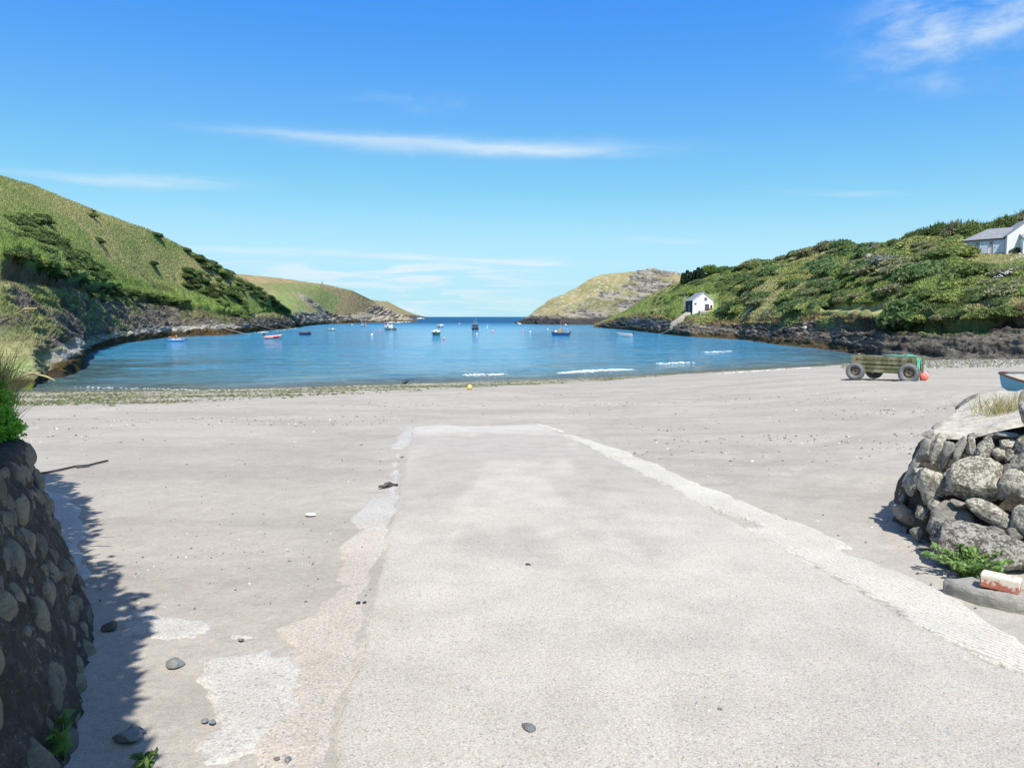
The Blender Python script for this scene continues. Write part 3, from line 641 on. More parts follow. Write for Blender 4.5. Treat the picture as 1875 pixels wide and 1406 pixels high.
# ---- right hill
px = np.concatenate([np.linspace(1088, 1900, 620), np.linspace(1912, 2900, 80)])
w1 = gline(px, [(1088, 599.7), (1092, 599.7), (1157, 605), (1189, 609), (1261, 616.8), (1319, 620), (1351, 621.5), (1439, 633), (1519, 641), (1551, 646), (1620, 654), (1700, 657), (1875, 659), (2900, 720)])
D1 = smooth1(dwater(px, w1), 6)
D1 = np.where(px > 1560, np.interp(px, [1560, 1620, 1700, 1875, 2900], [96, 86, 78, 66, 40]), D1); D1 = smooth1(D1, 4)
P1 = wl(px, w1, D1); P1[:, 2] = np.where(px > 1500, gz(P1[:, 0], P1[:, 1])-.05, 0); P1[:, 2] = np.maximum(P1[:, 2], 0)
low = P1.copy(); low[:, :2] *= (1-(4/D1))[:, None]; low[:, 2] -= 1.4
rows = [low, P1]
def radd(pts, d): rows.append(wl(px, gline(px, pts), D1+d))
radd([(1088, 598), (1157, 597), (1189, 600), (1240, 603), (1319, 609), (1351, 611), (1439, 618), (1519, 624), (1566, 626), (1700, 632), (1875, 632), (2900, 640)], np.interp(px, [1088, 1550, 1875], [5, 5, 5]))
radd([(1088, 596), (1110, 592), (1133, 587), (1157, 584), (1189, 586), (1240, 594), (1300, 600), (1379, 600), (1439, 600), (1519, 604), (1566, 612), (1600, 612), (1697, 612), (1760, 612), (1875, 612), (2900, 600)], np.interp(px, [1088, 1550, 1875], [12, 10, 9]))
radd([(1088, 596), (1110, 590), (1133, 582), (1157, 579), (1189, 576), (1240, 585), (1300, 590), (1379, 588), (1439, 582), (1480, 573), (1507, 573), (1566, 578), (1600, 588), (1697, 586), (1760, 582), (1875, 580), (2900, 520)], np.interp(px, [1088, 1550, 1875], [17, 13, 11.5]))
radd([(1088, 596), (1110, 589), (1133, 579), (1189, 568), (1240, 571), (1255, 569), (1310, 569), (1360, 570), (1439, 560), (1480, 568), (1507, 566.5), (1566, 566.5), (1610, 566), (1640, 566), (1697, 560), (1760, 550), (1875, 540), (2900, 470)], np.interp(px, [1088, 1240, 1310, 1480, 1550, 1610, 1700, 1875], [28, 26, 28, 22, 24, 22, 18, 18]))
y6p = [(1088, 595.5), (1110, 588), (1133, 577), (1189, 553), (1250, 540), (1310, 535), (1380, 520), (1500, 510), (1600, 505), (1700, 488), (1762, 470), (1820, 464), (1875, 458), (2900, 410)]
radd(y6p, np.interp(px, [1088, 1240, 1500, 1700, 1762, 1875], [42, 46, 44, 38, 46, 52]))
radd([(1088, 595.3), (1133, 576.5), (1155, 567), (1187, 546), (1219, 529), (1250, 517), (1290, 508), (1340, 499), (1377, 491), (1419, 485), (1459, 476), (1529, 466), (1600, 464), (1658, 455), (1695, 450), (1760, 452), (1824, 442), (1875, 436), (2900, 380)], np.interp(px, [1088, 1240, 1500, 1700, 1762, 1875], [60, 72, 72, 62, 60, 62]))
bk = rows[-1].copy(); bk[:, 1] += 60; bk[:, 0] *= (1+60/rows[-1][:, 1]); bk[:, 2] -= 4; rows.append(bk)
P, V = loft(rows, [6, 26, 30, 24, 26, 60, 50, 10]); PXg = np.broadcast_to(px, P.shape[:2]); VV = np.broadcast_to(V[:, None], P.shape[:2]); N = normals(P)
if N[:, :, 2].mean() < 0: N = -N
x, y, z = P[..., 0], P[..., 1], P[..., 2]
rockm = smoothstep(1.0, 1.5, VV)*(1-smoothstep(3.4, 4.2, VV+.4*fbm(x*.1, y*.1, z*.2, 3)))
fade = np.clip(y/150, .5, 1.2); rn = rockn(P, 1.0, -.45)
lawn = smoothstep(1496, 1512, PXg)*(1-smoothstep(1612, 1650, PXg))*smoothstep(4.0, 4.25, VV)*(1-smoothstep(5.02, 5.15, VV))
lump = np.sqrt(np.clip(1-(worley(x*.22, y*.22, 8)[0]/.75)**2, 0, 1))*1.6+np.sqrt(np.clip(1-(worley(x*.55, y*.55, 9)[0]/.7)**2, 0, 1))*.6
hs_m = smoothstep(1236, 1250, PXg)*(1-smoothstep(1312, 1330, PXg))*(VV > 4.2)*(VV < 5.95); ct_m = smoothstep(1745, 1765, PXg)*smoothstep(5.3, 5.6, VV)*(VV < 6.6)
vegm = smoothstep(3.8, 4.4, VV)*(1-lawn)*(1-hs_m)*(1-ct_m)*(1-smoothstep(7, 7.4, VV)*.7)*smoothstep(1095, 1180, PXg)
nt_ = smoothstep(1540, 1590, PXg)*((-2.0*np.exp(-((VV-3.3)/.33)**2)+.9*smoothstep(2.6, 3, VV)*(1-smoothstep(3.8, 4, VV))*ridged(x*.4, y*.4, z*.9, 4))*(.75+.6*fbm(x*.2, y*.2, 3, 3))+1.3*np.exp(-((VV-3.95)/.25)**2)*(.6+.9*fbm(x*.5, y*.5, 3, 4)))
P = P+N*(rockm*(rn*1.7*fade+smoothstep(1480, 1560, PXg)*.75*ridged((z*.9+x*.25)*2.3, x*.14, y*.14, 4))+nt_+vegm*lump*np.interp(PXg, [1100, 1250, 1350], [.3, .4, .6]))[..., None]
x, y, z = P[..., 0], P[..., 1], P[..., 2]
n1 = fbm(x*.05, y*.05, z*.1, 5); n2 = fbm(x*.25, y*.25, z*.3, 5); n3 = fbm(x*1.1, y*1.1, z*1.1, 3)
g = lerp(np.broadcast_to(np.array([.25, .315, .10]), P.shape), gr_dark, smoothstep(.0, .5, n2)); g = lerp(g, np.array([.40, .38, .18]), smoothstep(-.05, .35, n1*1.3+.2*n2)); g = lerp(g, gr_green, smoothstep(1180, 1100, PXg)*.7)
sd = z*.9+x*.25; n4 = fbm(sd*1.6, (x+y)*.1, 2, 4); rc = lerp(np.broadcast_to(np.array([.24, .215, .17]), P.shape), np.array([.062, .055, .046]), smoothstep(-.2, .3, .5*n3+.3*n2+.7*n4)); rc = lerp(rc, earth*1.1, smoothstep(2.6, 3.4, VV)*smoothstep(-.2, .3, n2)*.8)
grey = smoothstep(1150, 1160, PXg)*(1-smoothstep(1235, 1250, PXg)); rc = lerp(rc, np.array([.27, .26, .25]), grey*.6*smoothstep(1.8, 2.4, VV))
C = lerp(rc, lerp(np.broadcast_to(np.array([.29, .22, .11]), P.shape), gr_green, smoothstep(-.1, .3, n2)), smoothstep(2.9, 3.4, VV+.5*n2)); C = lerp(C, g, smoothstep(3.7, 4.2, VV+.3*n2))
wb = (1-smoothstep(.7, 1.4, z+.4*n3))*(1-smoothstep(1560, 1640, PXg)); C = lerp(C, weedc, wb*.9); C = lerp(C, np.array([.46, .45, .20]), lawn*.95)
far_r = smoothstep(1550, 1600, PXg); bankc = lerp(np.broadcast_to(np.array([.135, .10, .065]), P.shape), np.array([.06, .05, .038]), smoothstep(-.2, .3, n3+.4*n2)); bankc = lerp(bankc, gr_green*.7, smoothstep(.15, .4, n2+.3*n1)); C = lerp(C, bankc, far_r*smoothstep(2.5, 2.9, VV)*(1-smoothstep(3.8, 4.05, VV+.25*n2)))
C = C*(1+.55*fbm(x*1.8, y*1.2, z*3.5, 4)*(1-smoothstep(3.6, 4.2, VV)))[..., None]
C = C*(1-smoothstep(1510, 1580, PXg)*(1-smoothstep(2.5, 2.8, VV))*.16*(1+2.2*fbm(sd*2.6, (x+y)*.18, 5, 4)))[..., None]
land_obj('hill_right', P, np.clip(C, .01, 1), M['terrain']); LE = Land(P); LE.V = V; LE.C = C; LE.vegm = vegm*smoothstep(4.0, 4.4, VV); LE.pxc = px
# ------------------------------------------------------------------ scrub, shrubs and trees
PAL = np.array([[.205, .265, .085], [.145, .200, .062], [.260, .320, .095], [.245, .255, .130], [.155, .230, .088], [.330, .360, .125]])
def dome(rng, nlobe, rx, ry, rz, n, wind=(.0, .0)):
    """leafy mound: points on several overlapping lobes, with gaps"""
    ls = [(0, 0, rz*.35, 1.0)]
    for i in range(nlobe): 
        a = rng.uniform(0, 6.28); q = rng.uniform(.35, .8)
        ls.append((math.cos(a)*rx*q, math.sin(a)*ry*q, rz*rng.uniform(.15, .75), rng.uniform(.35, .62)))
    ls = np.array(ls); k = rng.choice(len(ls), n, p=(ls[:, 3]**2)/(ls[:, 3]**2).sum())
    d = rng.normal(size=(n, 3)); d[:, 2] = np.abs(d[:, 2])*1.0+.0; d /= np.linalg.norm(d, axis=1, keepdims=True)
    d[:, 2] -= .15*rng.random(n)
    rad = ls[k, 3:4]*np.array([[rx, ry, rz]])*rng.uniform(.72, 1.06, (n, 1))
    P = ls[k, :3]*[1, 1, 1]+d*rad
    keep = P[:, 2] > -rz*.25; P = P[keep]; d = d[keep]
    P[:, 0] += wind[0]*P[:, 2]; P[:, 1] += wind[1]*P[:, 2]
    return P, d
def shrub_mesh(seed, rx, ry, rz, n, leaf, wind=(.25, .1), base=None, name='foliage', spiky=False):
    rng = np.random.default_rng(seed); P, d = dome(rng, 7, rx, ry, rz, n, wind)
    b = PAL[seed % len(PAL)] if base is None else np.array(base)
    cl = fbm(P[:, 0]*1.3, P[:, 1]*1.3, P[:, 2]*1.3+seed, 3); c = b*(1+.45*cl[:, None]+rng.uniform(-.22, .22, (len(P), 1)))
    c = c*(1+rng.uniform(-.1, .1, (len(P), 3)))
    V, Fq, C = leafcloud(P, d, np.full(len(P), leaf), np.clip(c, .008, 1), up=.1, flat=.5, aspect=1.5, rng=rng)
    if spiky:
        top = rng.choice(len(P), len(P)//7); T = P[top]; T = T[T[:, 2] > rz*.45]
        V2, F2, C2 = bladecloud(T, np.full(len(T), rz*.28), np.full(len(T), leaf*.7), np.repeat(b[None]*.85, len(T), 0), lean=.25, rng=rng)
        V2[:, 0] += (V2[:, 2]-0)*0
        V = np.vstack([V, V2]); C = np.vstack([C, C2]); Fq = np.vstack([Fq, F2+len(V)-len(V2)])
    o = npmesh(name, V, Fq, M['leaf'], C); return o
M['bark'] = simple('bark', (.10, .075, .055), .9, .3, 6, bmp=.02)
def stems(rx, rz, rng, name='stem'):
    mb = MB()
    for i in range(4):
        a = rng.uniform(0, 6.28); q = rng.uniform(.2, .5)
        mb.tube([(0, 0, -.6), (math.cos(a)*rx*q*.3, math.sin(a)*rx*q*.3, rz*.25), (math.cos(a)*rx*q, math.sin(a)*rx*q, rz*.75)], [.10, .07, .025], 5)
    return mb
def copy_tree(o, parent=None):
    c = o.copy(); COL.objects.link(c); c.parent = parent
    for ch in o.children: copy_tree(ch, c)
    return c
SH = []
def make_shrub(name, seed, rx, ry, rz, n, leaf, label, cat, group, base=None, wind=(.3, .1), spiky=False):
    r = empty(name); tag(r, label, cat, group)
    f = shrub_mesh(seed, rx, ry, rz, n, leaf, wind, base, spiky=spiky); f.parent = r
    s = stems(rx, rz, np.random.default_rng(seed)).build('stem', M['bark'], r)
    return r
used = set()
def put(proto, p, sc, rz, label=None, group=None, zsc=1.):
    o = proto if proto.name not in used and not proto.get('_u') else copy_tree(proto)
    proto['_u'] = 1
    if o is not proto and '_u' in o: del o['_u']
    o.location = p; o.scale = (sc, sc, sc*zsc); o.rotation_euler.z = rz
    if label: o['label'] = label
    if group: o['group'] = group
    return o
protos = []
for i in range(7):
    protos.append(make_shrub('windswept_shrub', 11+i, 1.9, 1.6, 1.25, 2600, .24, 'windswept olive green shrub in the dense scrub covering the right hillside', 'shrub', 'shrubs in the scrub on the right hillside', base=PAL[i % 6], wind=(.35, .1)))
rng = np.random.default_rng(5)
E = LE; idx = np.argwhere(E.vegm > .5); cand = idx[rng.permutation(len(idx))]; placed = []
def blocked(px, py):
    if 1246 < px < 1316 and 520 < py < 585: return True          # in front of the white house
    if px > 1750 and 410 < py < 476: return True                 # in front of the cottage
    if 1488 < px < 1640 and 561 < py < 602: return True          # the mown terrace
    if px < 1190 and py > 560-(px-1130)*.3: return True
    return False
nsh = 0
for (i, j) in cand:
    p = E.P[i, j]; a, b = E.px[i, j], E.py[i, j]
    if a > 1990 or blocked(a, b): continue
    if any(((a-q0)/qa)**2+((b-q1)/qb)**2 < 1 and rng.random() < qp for q0, q1, qa, qb, qp in [(1400, 577, 75, 18, .95), (1425, 538, 45, 22, .9), (1520, 478, 70, 9, .9), (1770, 530, 130, 60, .62), (1850, 500, 60, 40, .5), (1210, 560, 60, 40, .6), (1560, 540, 60, 20, .4)]): continue
    r = (.6+1.05*rng.random()**1.3)*(1.0 if a > 1330 else .62)*(1.15 if b < 520 else 1)
    if a < 1260: r *= .7
    if any((p[0]-q[0])**2+(p[1]-q[1])**2+(p[2]-q[2])**2 < (1.55*(r+q[3]))**2*.55 for q in placed): continue
    placed.append((*p, r))
    k = int(np.clip(3.5+3.0*fbm(p[0]*.06, p[1]*.06, 3, 3)*1.6+rng.normal()*.8, 0, 6))
    put(protos[k], (p[0], p[1], p[2]-.45*r), r, rng.uniform(-.5, .5), zsc=rng.uniform(.75, 1.05)); nsh += 1
    if nsh >= 260: break
for k, (a, b) in enumerate([(1500, 554), (1514, 551), (1528, 553), (1543, 551), (1558, 553), (1573, 551), (1588, 552), (1603, 550), (1618, 549), (1700, 586), (1725, 583), (1752, 578), (1780, 580), (1808, 576), (1836, 578), (1860, 574)]):
    p = E.at(a, b); r = .75+.25*math.sin(k*3.1); put(protos[k % 7], (p[0], p[1], p[2]-.6*r), r, k, zsc=.9)
print('shrubs', nsh)
def named_shrub(name, px, py, r, label, seed, base, dz=0., zs=1., cat='shrub', land=None, rot=0., leaf=.22, n=2600, grp=None, rx=1.9, ry=1.6, rzz=1.25, wind=(.3, .1), spiky=False):
    p = (land or LE).at(px, py); o = make_shrub(name, seed, rx, ry, rzz, n, leaf, label, cat, grp, base, wind, spiky)
    o.location = (p[0], p[1], p[2]+dz); o.scale = (r, r, r*zs); o.rotation_euler.z = rot; return o
named_shrub('sycamore_shrub', 1655, 598, 1.9, 'rounded dark green bush with large leaves overhanging the low cliff right of the mown terrace', 31, (.085, .14, .045), dz=-.6, zs=1.25, leaf=.26, n=4500)
named_shrub('fuchsia_shrub', 1345, 572, 1.8, 'domed dark green shrub with pink blossom just right of the white gabled house', 32, (.08, .135, .045), dz=-.7, zs=1.2)
named_shrub('yellow_shrub', 1268, 540, .9, 'bright yellow green bush behind the roof of the white gabled house', 33, (.26, .34, .05), dz=0, cat='shrub')
named_shrub('grey_shrub', 1625, 488, 1.35, 'silvery grey green shrub high on the scrubby right hillside', 34, (.27, .29, .24), dz=-.2)
named_shrub('garden_shrub', 1862, 466, .75, 'dark rounded shrub under the bright white gable at the right edge', 35, (.08, .12, .045), dz=0)
named_shrub('bright_shrub', 1560, 520, 1.2, 'fresh light green bush in the middle of the right hillside', 36, (.15, .23, .05), dz=-.3)
# trees on the skyline of the right hill
def tree(name, px, py, h, wdt, label, grp=None, base=(.06, .095, .03), wind=(.5, .1), spiky=True, seed=1, land=None, back=2., cat='tree'):
    p = (land or LE).at(px, py); r = empty(name); tag(r, label, cat, grp); rng = np.random.default_rng(seed)
    d = p[:2]/np.linalg.norm(p[:2])*back; r.location = (p[0]+d[0], p[1]+d[1], p[2]-1.0)
    mb = MB(); mb.tube([(0, 0, -.8), (.1*wdt*wind[0], 0, h*.3), (.35*h*wind[0], 0, h*.62)], [.18, .13, .06], 6)
    for k in range(5):
        a = rng.uniform(0, 6.28); mb.tube([(.05*wdt, 0, h*rng.uniform(.2, .4)), (math.cos(a)*wdt*.2+.2*wind[0]*h, math.sin(a)*wdt*.15, h*.55), (math.cos(a)*wdt*.42+.45*wind[0]*h, math.sin(a)*wdt*.3, h*rng.uniform(.7, .9))], [.08, .05, .02], 5)
    mb.build('trunk', M['bark'], r)
    c = shrub_mesh(seed, wdt*.5, wdt*.42, h*.55, 3000, .30, (wind[0], wind[1]), base, 'crown', spiky); c.parent = r; c.location = (0, 0, h*.36)
    return r
for k, (a, b, h, wd, s) in enumerate([(1459, 470, 2.6, 5.0, 41), (1490, 462, 2.8, 5.5, 42), (1512, 460, 3.6, 6.0, 43), (1534, 458, 3.4, 5.5, 44), (1556, 462, 2.6, 5.0, 45), (1580, 460, 2.0, 4.5, 46), (1605, 458, 2.4, 4.2, 47), (1432, 476, 2.2, 5.0, 48), (1405, 482, 2.0, 5.0, 49), (1378, 486, 2.6, 5.5, 50), (1350, 494, 2.0, 5.0, 51)]):
    tree('windswept_tree', a, b, h, wd, 'low windswept tree on the skyline between the conifer hedge and the rusty box', 'low windswept trees along the right skyline', base=PAL[(k+1) % 5]*.95, seed=s)
for k, (a, b, h, wd, s) in enumerate([(1648, 452, 2.8, 4.5, 61), (1668, 446, 3.4, 4.5, 62), (1690, 440, 3.8, 4.5, 63), (1712, 438, 4.4, 4.2, 64), (1738, 440, 4.6, 4.4, 65), (1764, 440, 4.6, 4.4, 66), (1790, 432, 3.9, 4.6, 67), (1815, 428, 4.1, 4.6, 68), (1840, 424, 4.4, 4.6, 69), (1866, 420, 4.8, 4.8, 70), (1895, 415, 5.0, 5.0, 71), (1730, 452, 2.6, 4.2, 72), (1755, 455, 2.6, 4.2, 73), (1690, 458, 2.4, 4.2, 74)]):
    tree('hedgerow_tree', a, b, h, wd, 'wind-bent green tree in the tall row standing behind and left of the long cottage', 'tall wind-bent trees behind the long cottage', base=(PAL[(k*2) % 5]*.85), seed=s, spiky=True, wind=(.35, .1), back=5.)
for k in range(6):        # dark conifer hedge, one column each
    a = 1253+k*7.2; p = LE.at(a, 520-k*1.5); r = empty('hedge_conifer'); tag(r, 'dark upright clipped conifer in the tight row left of the bright sycamore on the skyline', 'tree', 'dark conifers clipped into a hedge on the skyline')
    rg = np.random.default_rng(80+k); n = 1500; hh = 4.0+.5*math.sin(k*2); t = rg.uniform(0, 6.28, n); z = rg.uniform(0, 1, n); rad = .85*np.sqrt(np.clip(1-(z-.35)**2*1.9, .05, 1))*rg.uniform(.75, 1.05, n)
    P = np.stack([np.cos(t)*rad, np.sin(t)*rad, z*hh], 1); Nn = np.stack([np.cos(t), np.sin(t), .3+0*t], 1)
    V, Fq, C = leafcloud(P, Nn, np.full(n, .26), np.array([.022, .050, .020])*(1+rg.uniform(-.3, .5, (n, 1))), up=.3, rng=rg); c = npmesh('crown', V, Fq, M['leaf'], C, r)
    MB().tube([(0, 0, -.8), (0, 0, hh*.8)], [.12, .04], 6).build('trunk', M['bark'], r); r.location = (p[0], p[1]+1.5, p[2]-.1)
tree('sycamore', 1300, 506, 4.6, 6.5, 'bright green rounded tree beside the dark conifer hedge on the skyline', base=(.15, .23, .05), seed=91, spiky=False, wind=(.1, 0), back=3)
tree('sycamore', 1322, 503, 3.8, 6.0, 'light green spreading tree right of the rounded one next to the conifer hedge', base=(.12, .19, .045), seed=92, spiky=False, wind=(.2, 0), back=3)
# left hill shrubs
pl = []
for i in range(5): pl.append(make_shrub('gorse_bush', 120+i, 1.9, 1.6, 1.1, 2200, .24, 'dark green gorse bush in the thickets spread over the left hillside', 'bush', 'gorse bushes on the left hillside', base=np.array([.125, .180, .055])*(1+.2*(i-2)), wind=(.2, .1)))
A = LA; rng = np.random.default_rng(9); spots = []
for (x0, y0, x1, y1, n, r0, th) in [(15, 400, 80, 400, 9, 1.0, 9), (20, 415, 190, 500, 34, 1.0, 16), (30, 430, 120, 470, 14, .9, 16), (110, 470, 200, 515, 12, .9, 12), (282, 425, 305, 434, 3, .9, 3), (176, 440, 186, 443, 2, .9, 2), (158, 394, 164, 396, 1, .9, 1), (268, 476, 282, 482, 2, .8, 2), (330, 452, 410, 495, 12, .95, 6), (362, 478, 410, 500, 9, 1.2, 7), (400, 495, 470, 545, 22, 1.0, 10), (335, 500, 455, 570, 44, 1.0, 22), (455, 525, 515, 562, 20, .9, 10), (470, 553, 515, 567, 8, .7, 5), (0, 468, 160, 518, 20, .8, 8), (165, 522, 250, 545, 12, .8, 6), (250, 540, 340, 560, 14, .9, 7), (150, 541, 215, 546, 6, .9, 5), (165, 372, 172, 380, 1, .4, 1)]:
    for k in range(n):
        t = rng.random(); spots.append((x0+(x1-x0)*t+rng.normal()*4, y0+(y1-y0)*t+rng.uniform(-th, th), r0*rng.uniform(.7, 1.25)))
ng = 0
for (a, b, r) in spots:
    if a < -30 or a > 520: continue
    yr = np.interp(a, [0, 60, 120, 190, 270, 330, 400, 450, 490, 520], [322, 338, 364, 392, 419, 450, 487, 513, 538, 560])
    if b < yr+3: b = yr+3
    if abs(a-466) < 9 and b > 560: continue
    p = A.at(a, b); put(pl[int(rng.integers(5))], (p[0], p[1], p[2]-.5*r), r*np.interp(p[1], [60, 250], [.85, 1.25]), rng.uniform(0, 6), zsc=rng.uniform(.7, 1.)); ng += 1
    if ng >= 260: break
print('gorse', ng)
# ground cover: grass and low scrub as one object per hill
def scatter(land, mask, n, rng, area=True):
    P = land.P; a = np.linalg.norm(np.cross(P[1:, :-1]-P[:-1, :-1], P[:-1, 1:]-P[:-1, :-1]), axis=2)
    dist = P[:-1, :-1, 1]; w = a/np.maximum(dist, 20)**1.3*mask[:-1, :-1]; w = w.ravel()/w.sum()
    k = rng.choice(w.size, n, p=w); i, j = np.unravel_index(k, a.shape); u, v = rng.random((2, n, 1))
    q = P[i, j]*(1-u)*(1-v)+P[i+1, j]*u*(1-v)+P[i, j+1]*(1-u)*v+P[i+1, j+1]*u*v
    return q, i, j
rng = np.random.default_rng(21)
VVa = np.broadcast_to(A.V[:, None], A.P.shape[:2])
vis = (A.px > -60)
mask = (smoothstep(4.2, 4.6, VVa)*(1-.55*(A.px < 430)*(VVa < 4.95))+.35*smoothstep(2.9, 3.3, VVa)*(A.C[..., 1] > A.C[..., 0]*.85))*vis*(VVa < 9.05)*(1-np.exp(-((A.px-466)/4)**2)*(VVa < 5.4))
q, i, j = scatter(A, mask, 210000, rng); c = A.C[i, j]*(1+rng.uniform(-.22, .30, (len(q), 1)))*(1+rng.uniform(-.08, .08, (len(q), 3)))
s = np.interp(q[:, 1], [50, 250], [.17, .44]); V, Fq, C = bladecloud(q, s, s*.42, np.clip(c*1.12, .01, 1), .45, rng)
tag(npmesh('hill_grass', V, Fq, M['grass'], C), 'long green and straw coloured grass covering the left hillside', 'grass', kind='stuff')
VVe = np.broadcast_to(E.V[:, None], E.P.shape[:2])
hsm = (E.px > 1250)*(E.px < 1316)*(VVe > 4.85)*(VVe < 5.9); mask = (smoothstep(3.2, 4.0, VVe))*(1-.55*(E.px > 1560)*(1-smoothstep(3.75, 4.0, VVe)))*(E.px < 1960)*(VVe < 7.1)*(1-hsm)
lawnm = (E.px > 1500)*(E.px < 1640)*(VVe > 3.85)*(VVe < 5.08); mask = mask*(1-lawnm)
q, i, j = scatter(E, mask, 170000, rng); nn = np.zeros_like(q); nn[:, 2] = 1
c = E.C[i, j]*(1+rng.uniform(-.35, .5, (len(q), 1))); s = np.interp(q[:, 1], [60, 300], [.20, .50])
V1, F1, C1 = leafcloud(q+np.array([0, 0, .12]), nn, s, np.clip(c, .01, 1), up=.1, flat=.3, rng=rng)
q2, i, j = scatter(E, mask*(VVe < 6), 50000, rng); c2 = E.C[i, j]*1.3*(1+rng.uniform(-.3, .5, (len(q2), 1))); s2 = np.interp(q2[:, 1], [60, 300], [.3, .6])
V2, F2, C2 = bladecloud(q2, s2, s2*.3, np.clip(c2, .01, 1), .4, rng)
tag(npmesh('hill_scrub', np.vstack([V1, V2]), np.vstack([F1, F2+len(V1)]), M['leaf'], np.vstack([C1, C2])), 'low tangled scrub and grass between the bushes on the right hillside', 'scrub', kind='stuff')
# white flower heads at the right edge of the hill
fl = []
for (a, b) in [(1868, 478), (1861, 481), (1850, 487), (1838, 517), (1842, 514), (1832, 520), (1872, 484), (1848, 512), (1854, 510)]:
    p = LE.at(a, b); fl.append(p+[0, -.3, .9])
mb = MB()
for p in fl:
    for k in range(5):
        q = p+np.random.default_rng(int(p[0]*99)+k).normal(size=3)*.16; mb.tube([q, q+[0, 0, .07]], [.13, .09], 6)
M['petal'] = simple('white_petals', (.75, .75, .70), .7)
tag(mb.build('cow_parsley', M['petal']), 'white cow parsley flower heads among the scrub at the right edge', 'wild flowers', kind='stuff')

# ------------------------------------------------------------------ boulders and stones
_ico = {}
def ico(sub):
    if sub not in _ico:
        bm = bmesh.new(); bmesh.ops.create_icosphere(bm, subdivisions=sub, radius=1); bm.verts.ensure_lookup_table()
        _ico[sub] = (np.array([v.co[:] for v in bm.verts]), np.array([[v.index for v in f.verts] for f in bm.faces])); bm.free()
    return _ico[sub]
def rockmesh(seed, sub=4, facets=9, rough=.10, cut=(.55, .9)):
    rng = np.random.default_rng(seed); v, f = ico(sub); v = v.copy()
    for k in range(facets):
        n = rng.normal(size=3); n /= np.linalg.norm(n); d = rng.uniform(*cut); s = v@n; m = s > d; v[m] -= ((s[m]-d)*.92)[:, None]*n
    r = 1+rough*fbm(v[:, 0]*1.7+seed, v[:, 1]*1.7, v[:, 2]*1.7, 5)+rough*.35*ridged(v[:, 0]*4+seed, v[:, 1]*4, v[:, 2]*4, 3)
    return v*r[:, None], f
def rock(name, c, rad, mat, seed, parent=None, rz=0., tilt=0., sub=4, facets=9, rough=.1, cut=(.55, .9), tone=1.):
    v, f = rockmesh(seed, sub, facets, rough, cut); v = v*np.array(rad)
    Mx = np.array((Matrix.Rotation(rz, 3, 'Z') @ Matrix.Rotation(tilt, 3, 'Y'))); v = v@Mx.T
    o = npmesh(name, v, f, mat, np.full_like(v, tone), parent, smooth=True); o.location = c; return o
def stonemat(name, a, b, lich, lk=(.56, .62), sc=1., moss=None, bmpd=.02):
    m, n, p = newmat(name); co = coords(n); oi = n.new('ShaderNodeObjectInfo').outputs['Random']
    ad = n.new('ShaderNodeVectorMath', operation='ADD'); n.l.new(co, ad.inputs[0]); cb = n.new('ShaderNodeCombineXYZ'); n.put(cb.inputs[0], n.m('MULTIPLY', oi, 40.)); n.put(cb.inputs[1], n.m('MULTIPLY', oi, 17.)); n.l.new(cb.outputs[0], ad.inputs[1]); v = ad.outputs[0]
    f1 = n.noise(v, 7*sc, 6, .65); f2 = n.noise(v, 30*sc, 5, .7); f3 = n.noise(v, 90*sc, 3, .7); st = n.noise(n.scale(v, (1, 1, 5)), 9*sc, 5, .6, .5)
    c = n.mix(n.ramp(n.m('ADD', f1, n.m('MULTIPLY', n.m('SUBTRACT', oi, .5), .35)), .35, .65), a, b)
    c = n.mix(n.ramp(st, .45, .7, 0, .5), c, tuple(x*.55 for x in a))
    c = n.mix(n.m('MULTIPLY', n.ramp(n.m('ADD', n.m('MULTIPLY', f2, .6), n.m('MULTIPLY', f1, .4)), *lk), .9), c, lich)
    c = n.mix(n.ramp(f3, .35, .65, 0, .25), c, tuple(x*.5 for x in a))
    if moss: c = n.mix(n.ramp(n.noise(v, 4*sc, 4, .6), .58, .68, 0, .8), c, moss)
    n.put(p.inputs['Base Color'], c); p.inputs['Roughness'].default_value = .88; p.inputs['Specular IOR Level'].default_value = .25
    bump(n, p, n.m('ADD', n.m('ADD', f1, n.m('MULTIPLY', st, .6)), n.m('ADD', n.m('MULTIPLY', f2, .5), n.m('MULTIPLY', f3, .25))), 1.0, bmpd); return m
M['boulder'] = stonemat('lichen_stone', (.21, .195, .155), (.37, .345, .28), (.66, .63, .53), (.48, .54), 1.6, moss=(.19, .18, .06), bmpd=.03)
M['slate'] = stonemat('slate_stone', (.22, .21, .185), (.38, .36, .31), (.55, .52, .44), (.56, .63), 1.5, bmpd=.028)
M['flaky'] = stonemat('flaky_rock', (.13, .12, .10), (.33, .31, .27), (.62, .59, .52), (.48, .53), 1.8, bmpd=.05)
M['cobble'] = stonemat('cobble', (.15, .14, .11), (.26, .225, .155), (.27, .27, .25), (.62, .72), 1.3, bmpd=.02)
M['mortar'] = stonemat('old_mortar', (.085, .074, .058), (.16, .142, .11), (.34, .32, .29), (.57, .64), 2.2, bmpd=.05)
M['cap'] = stonemat('weathered_cement', (.50, .465, .385), (.66, .61, .51), (.72, .68, .59), (.6, .66), bmpd=.014)
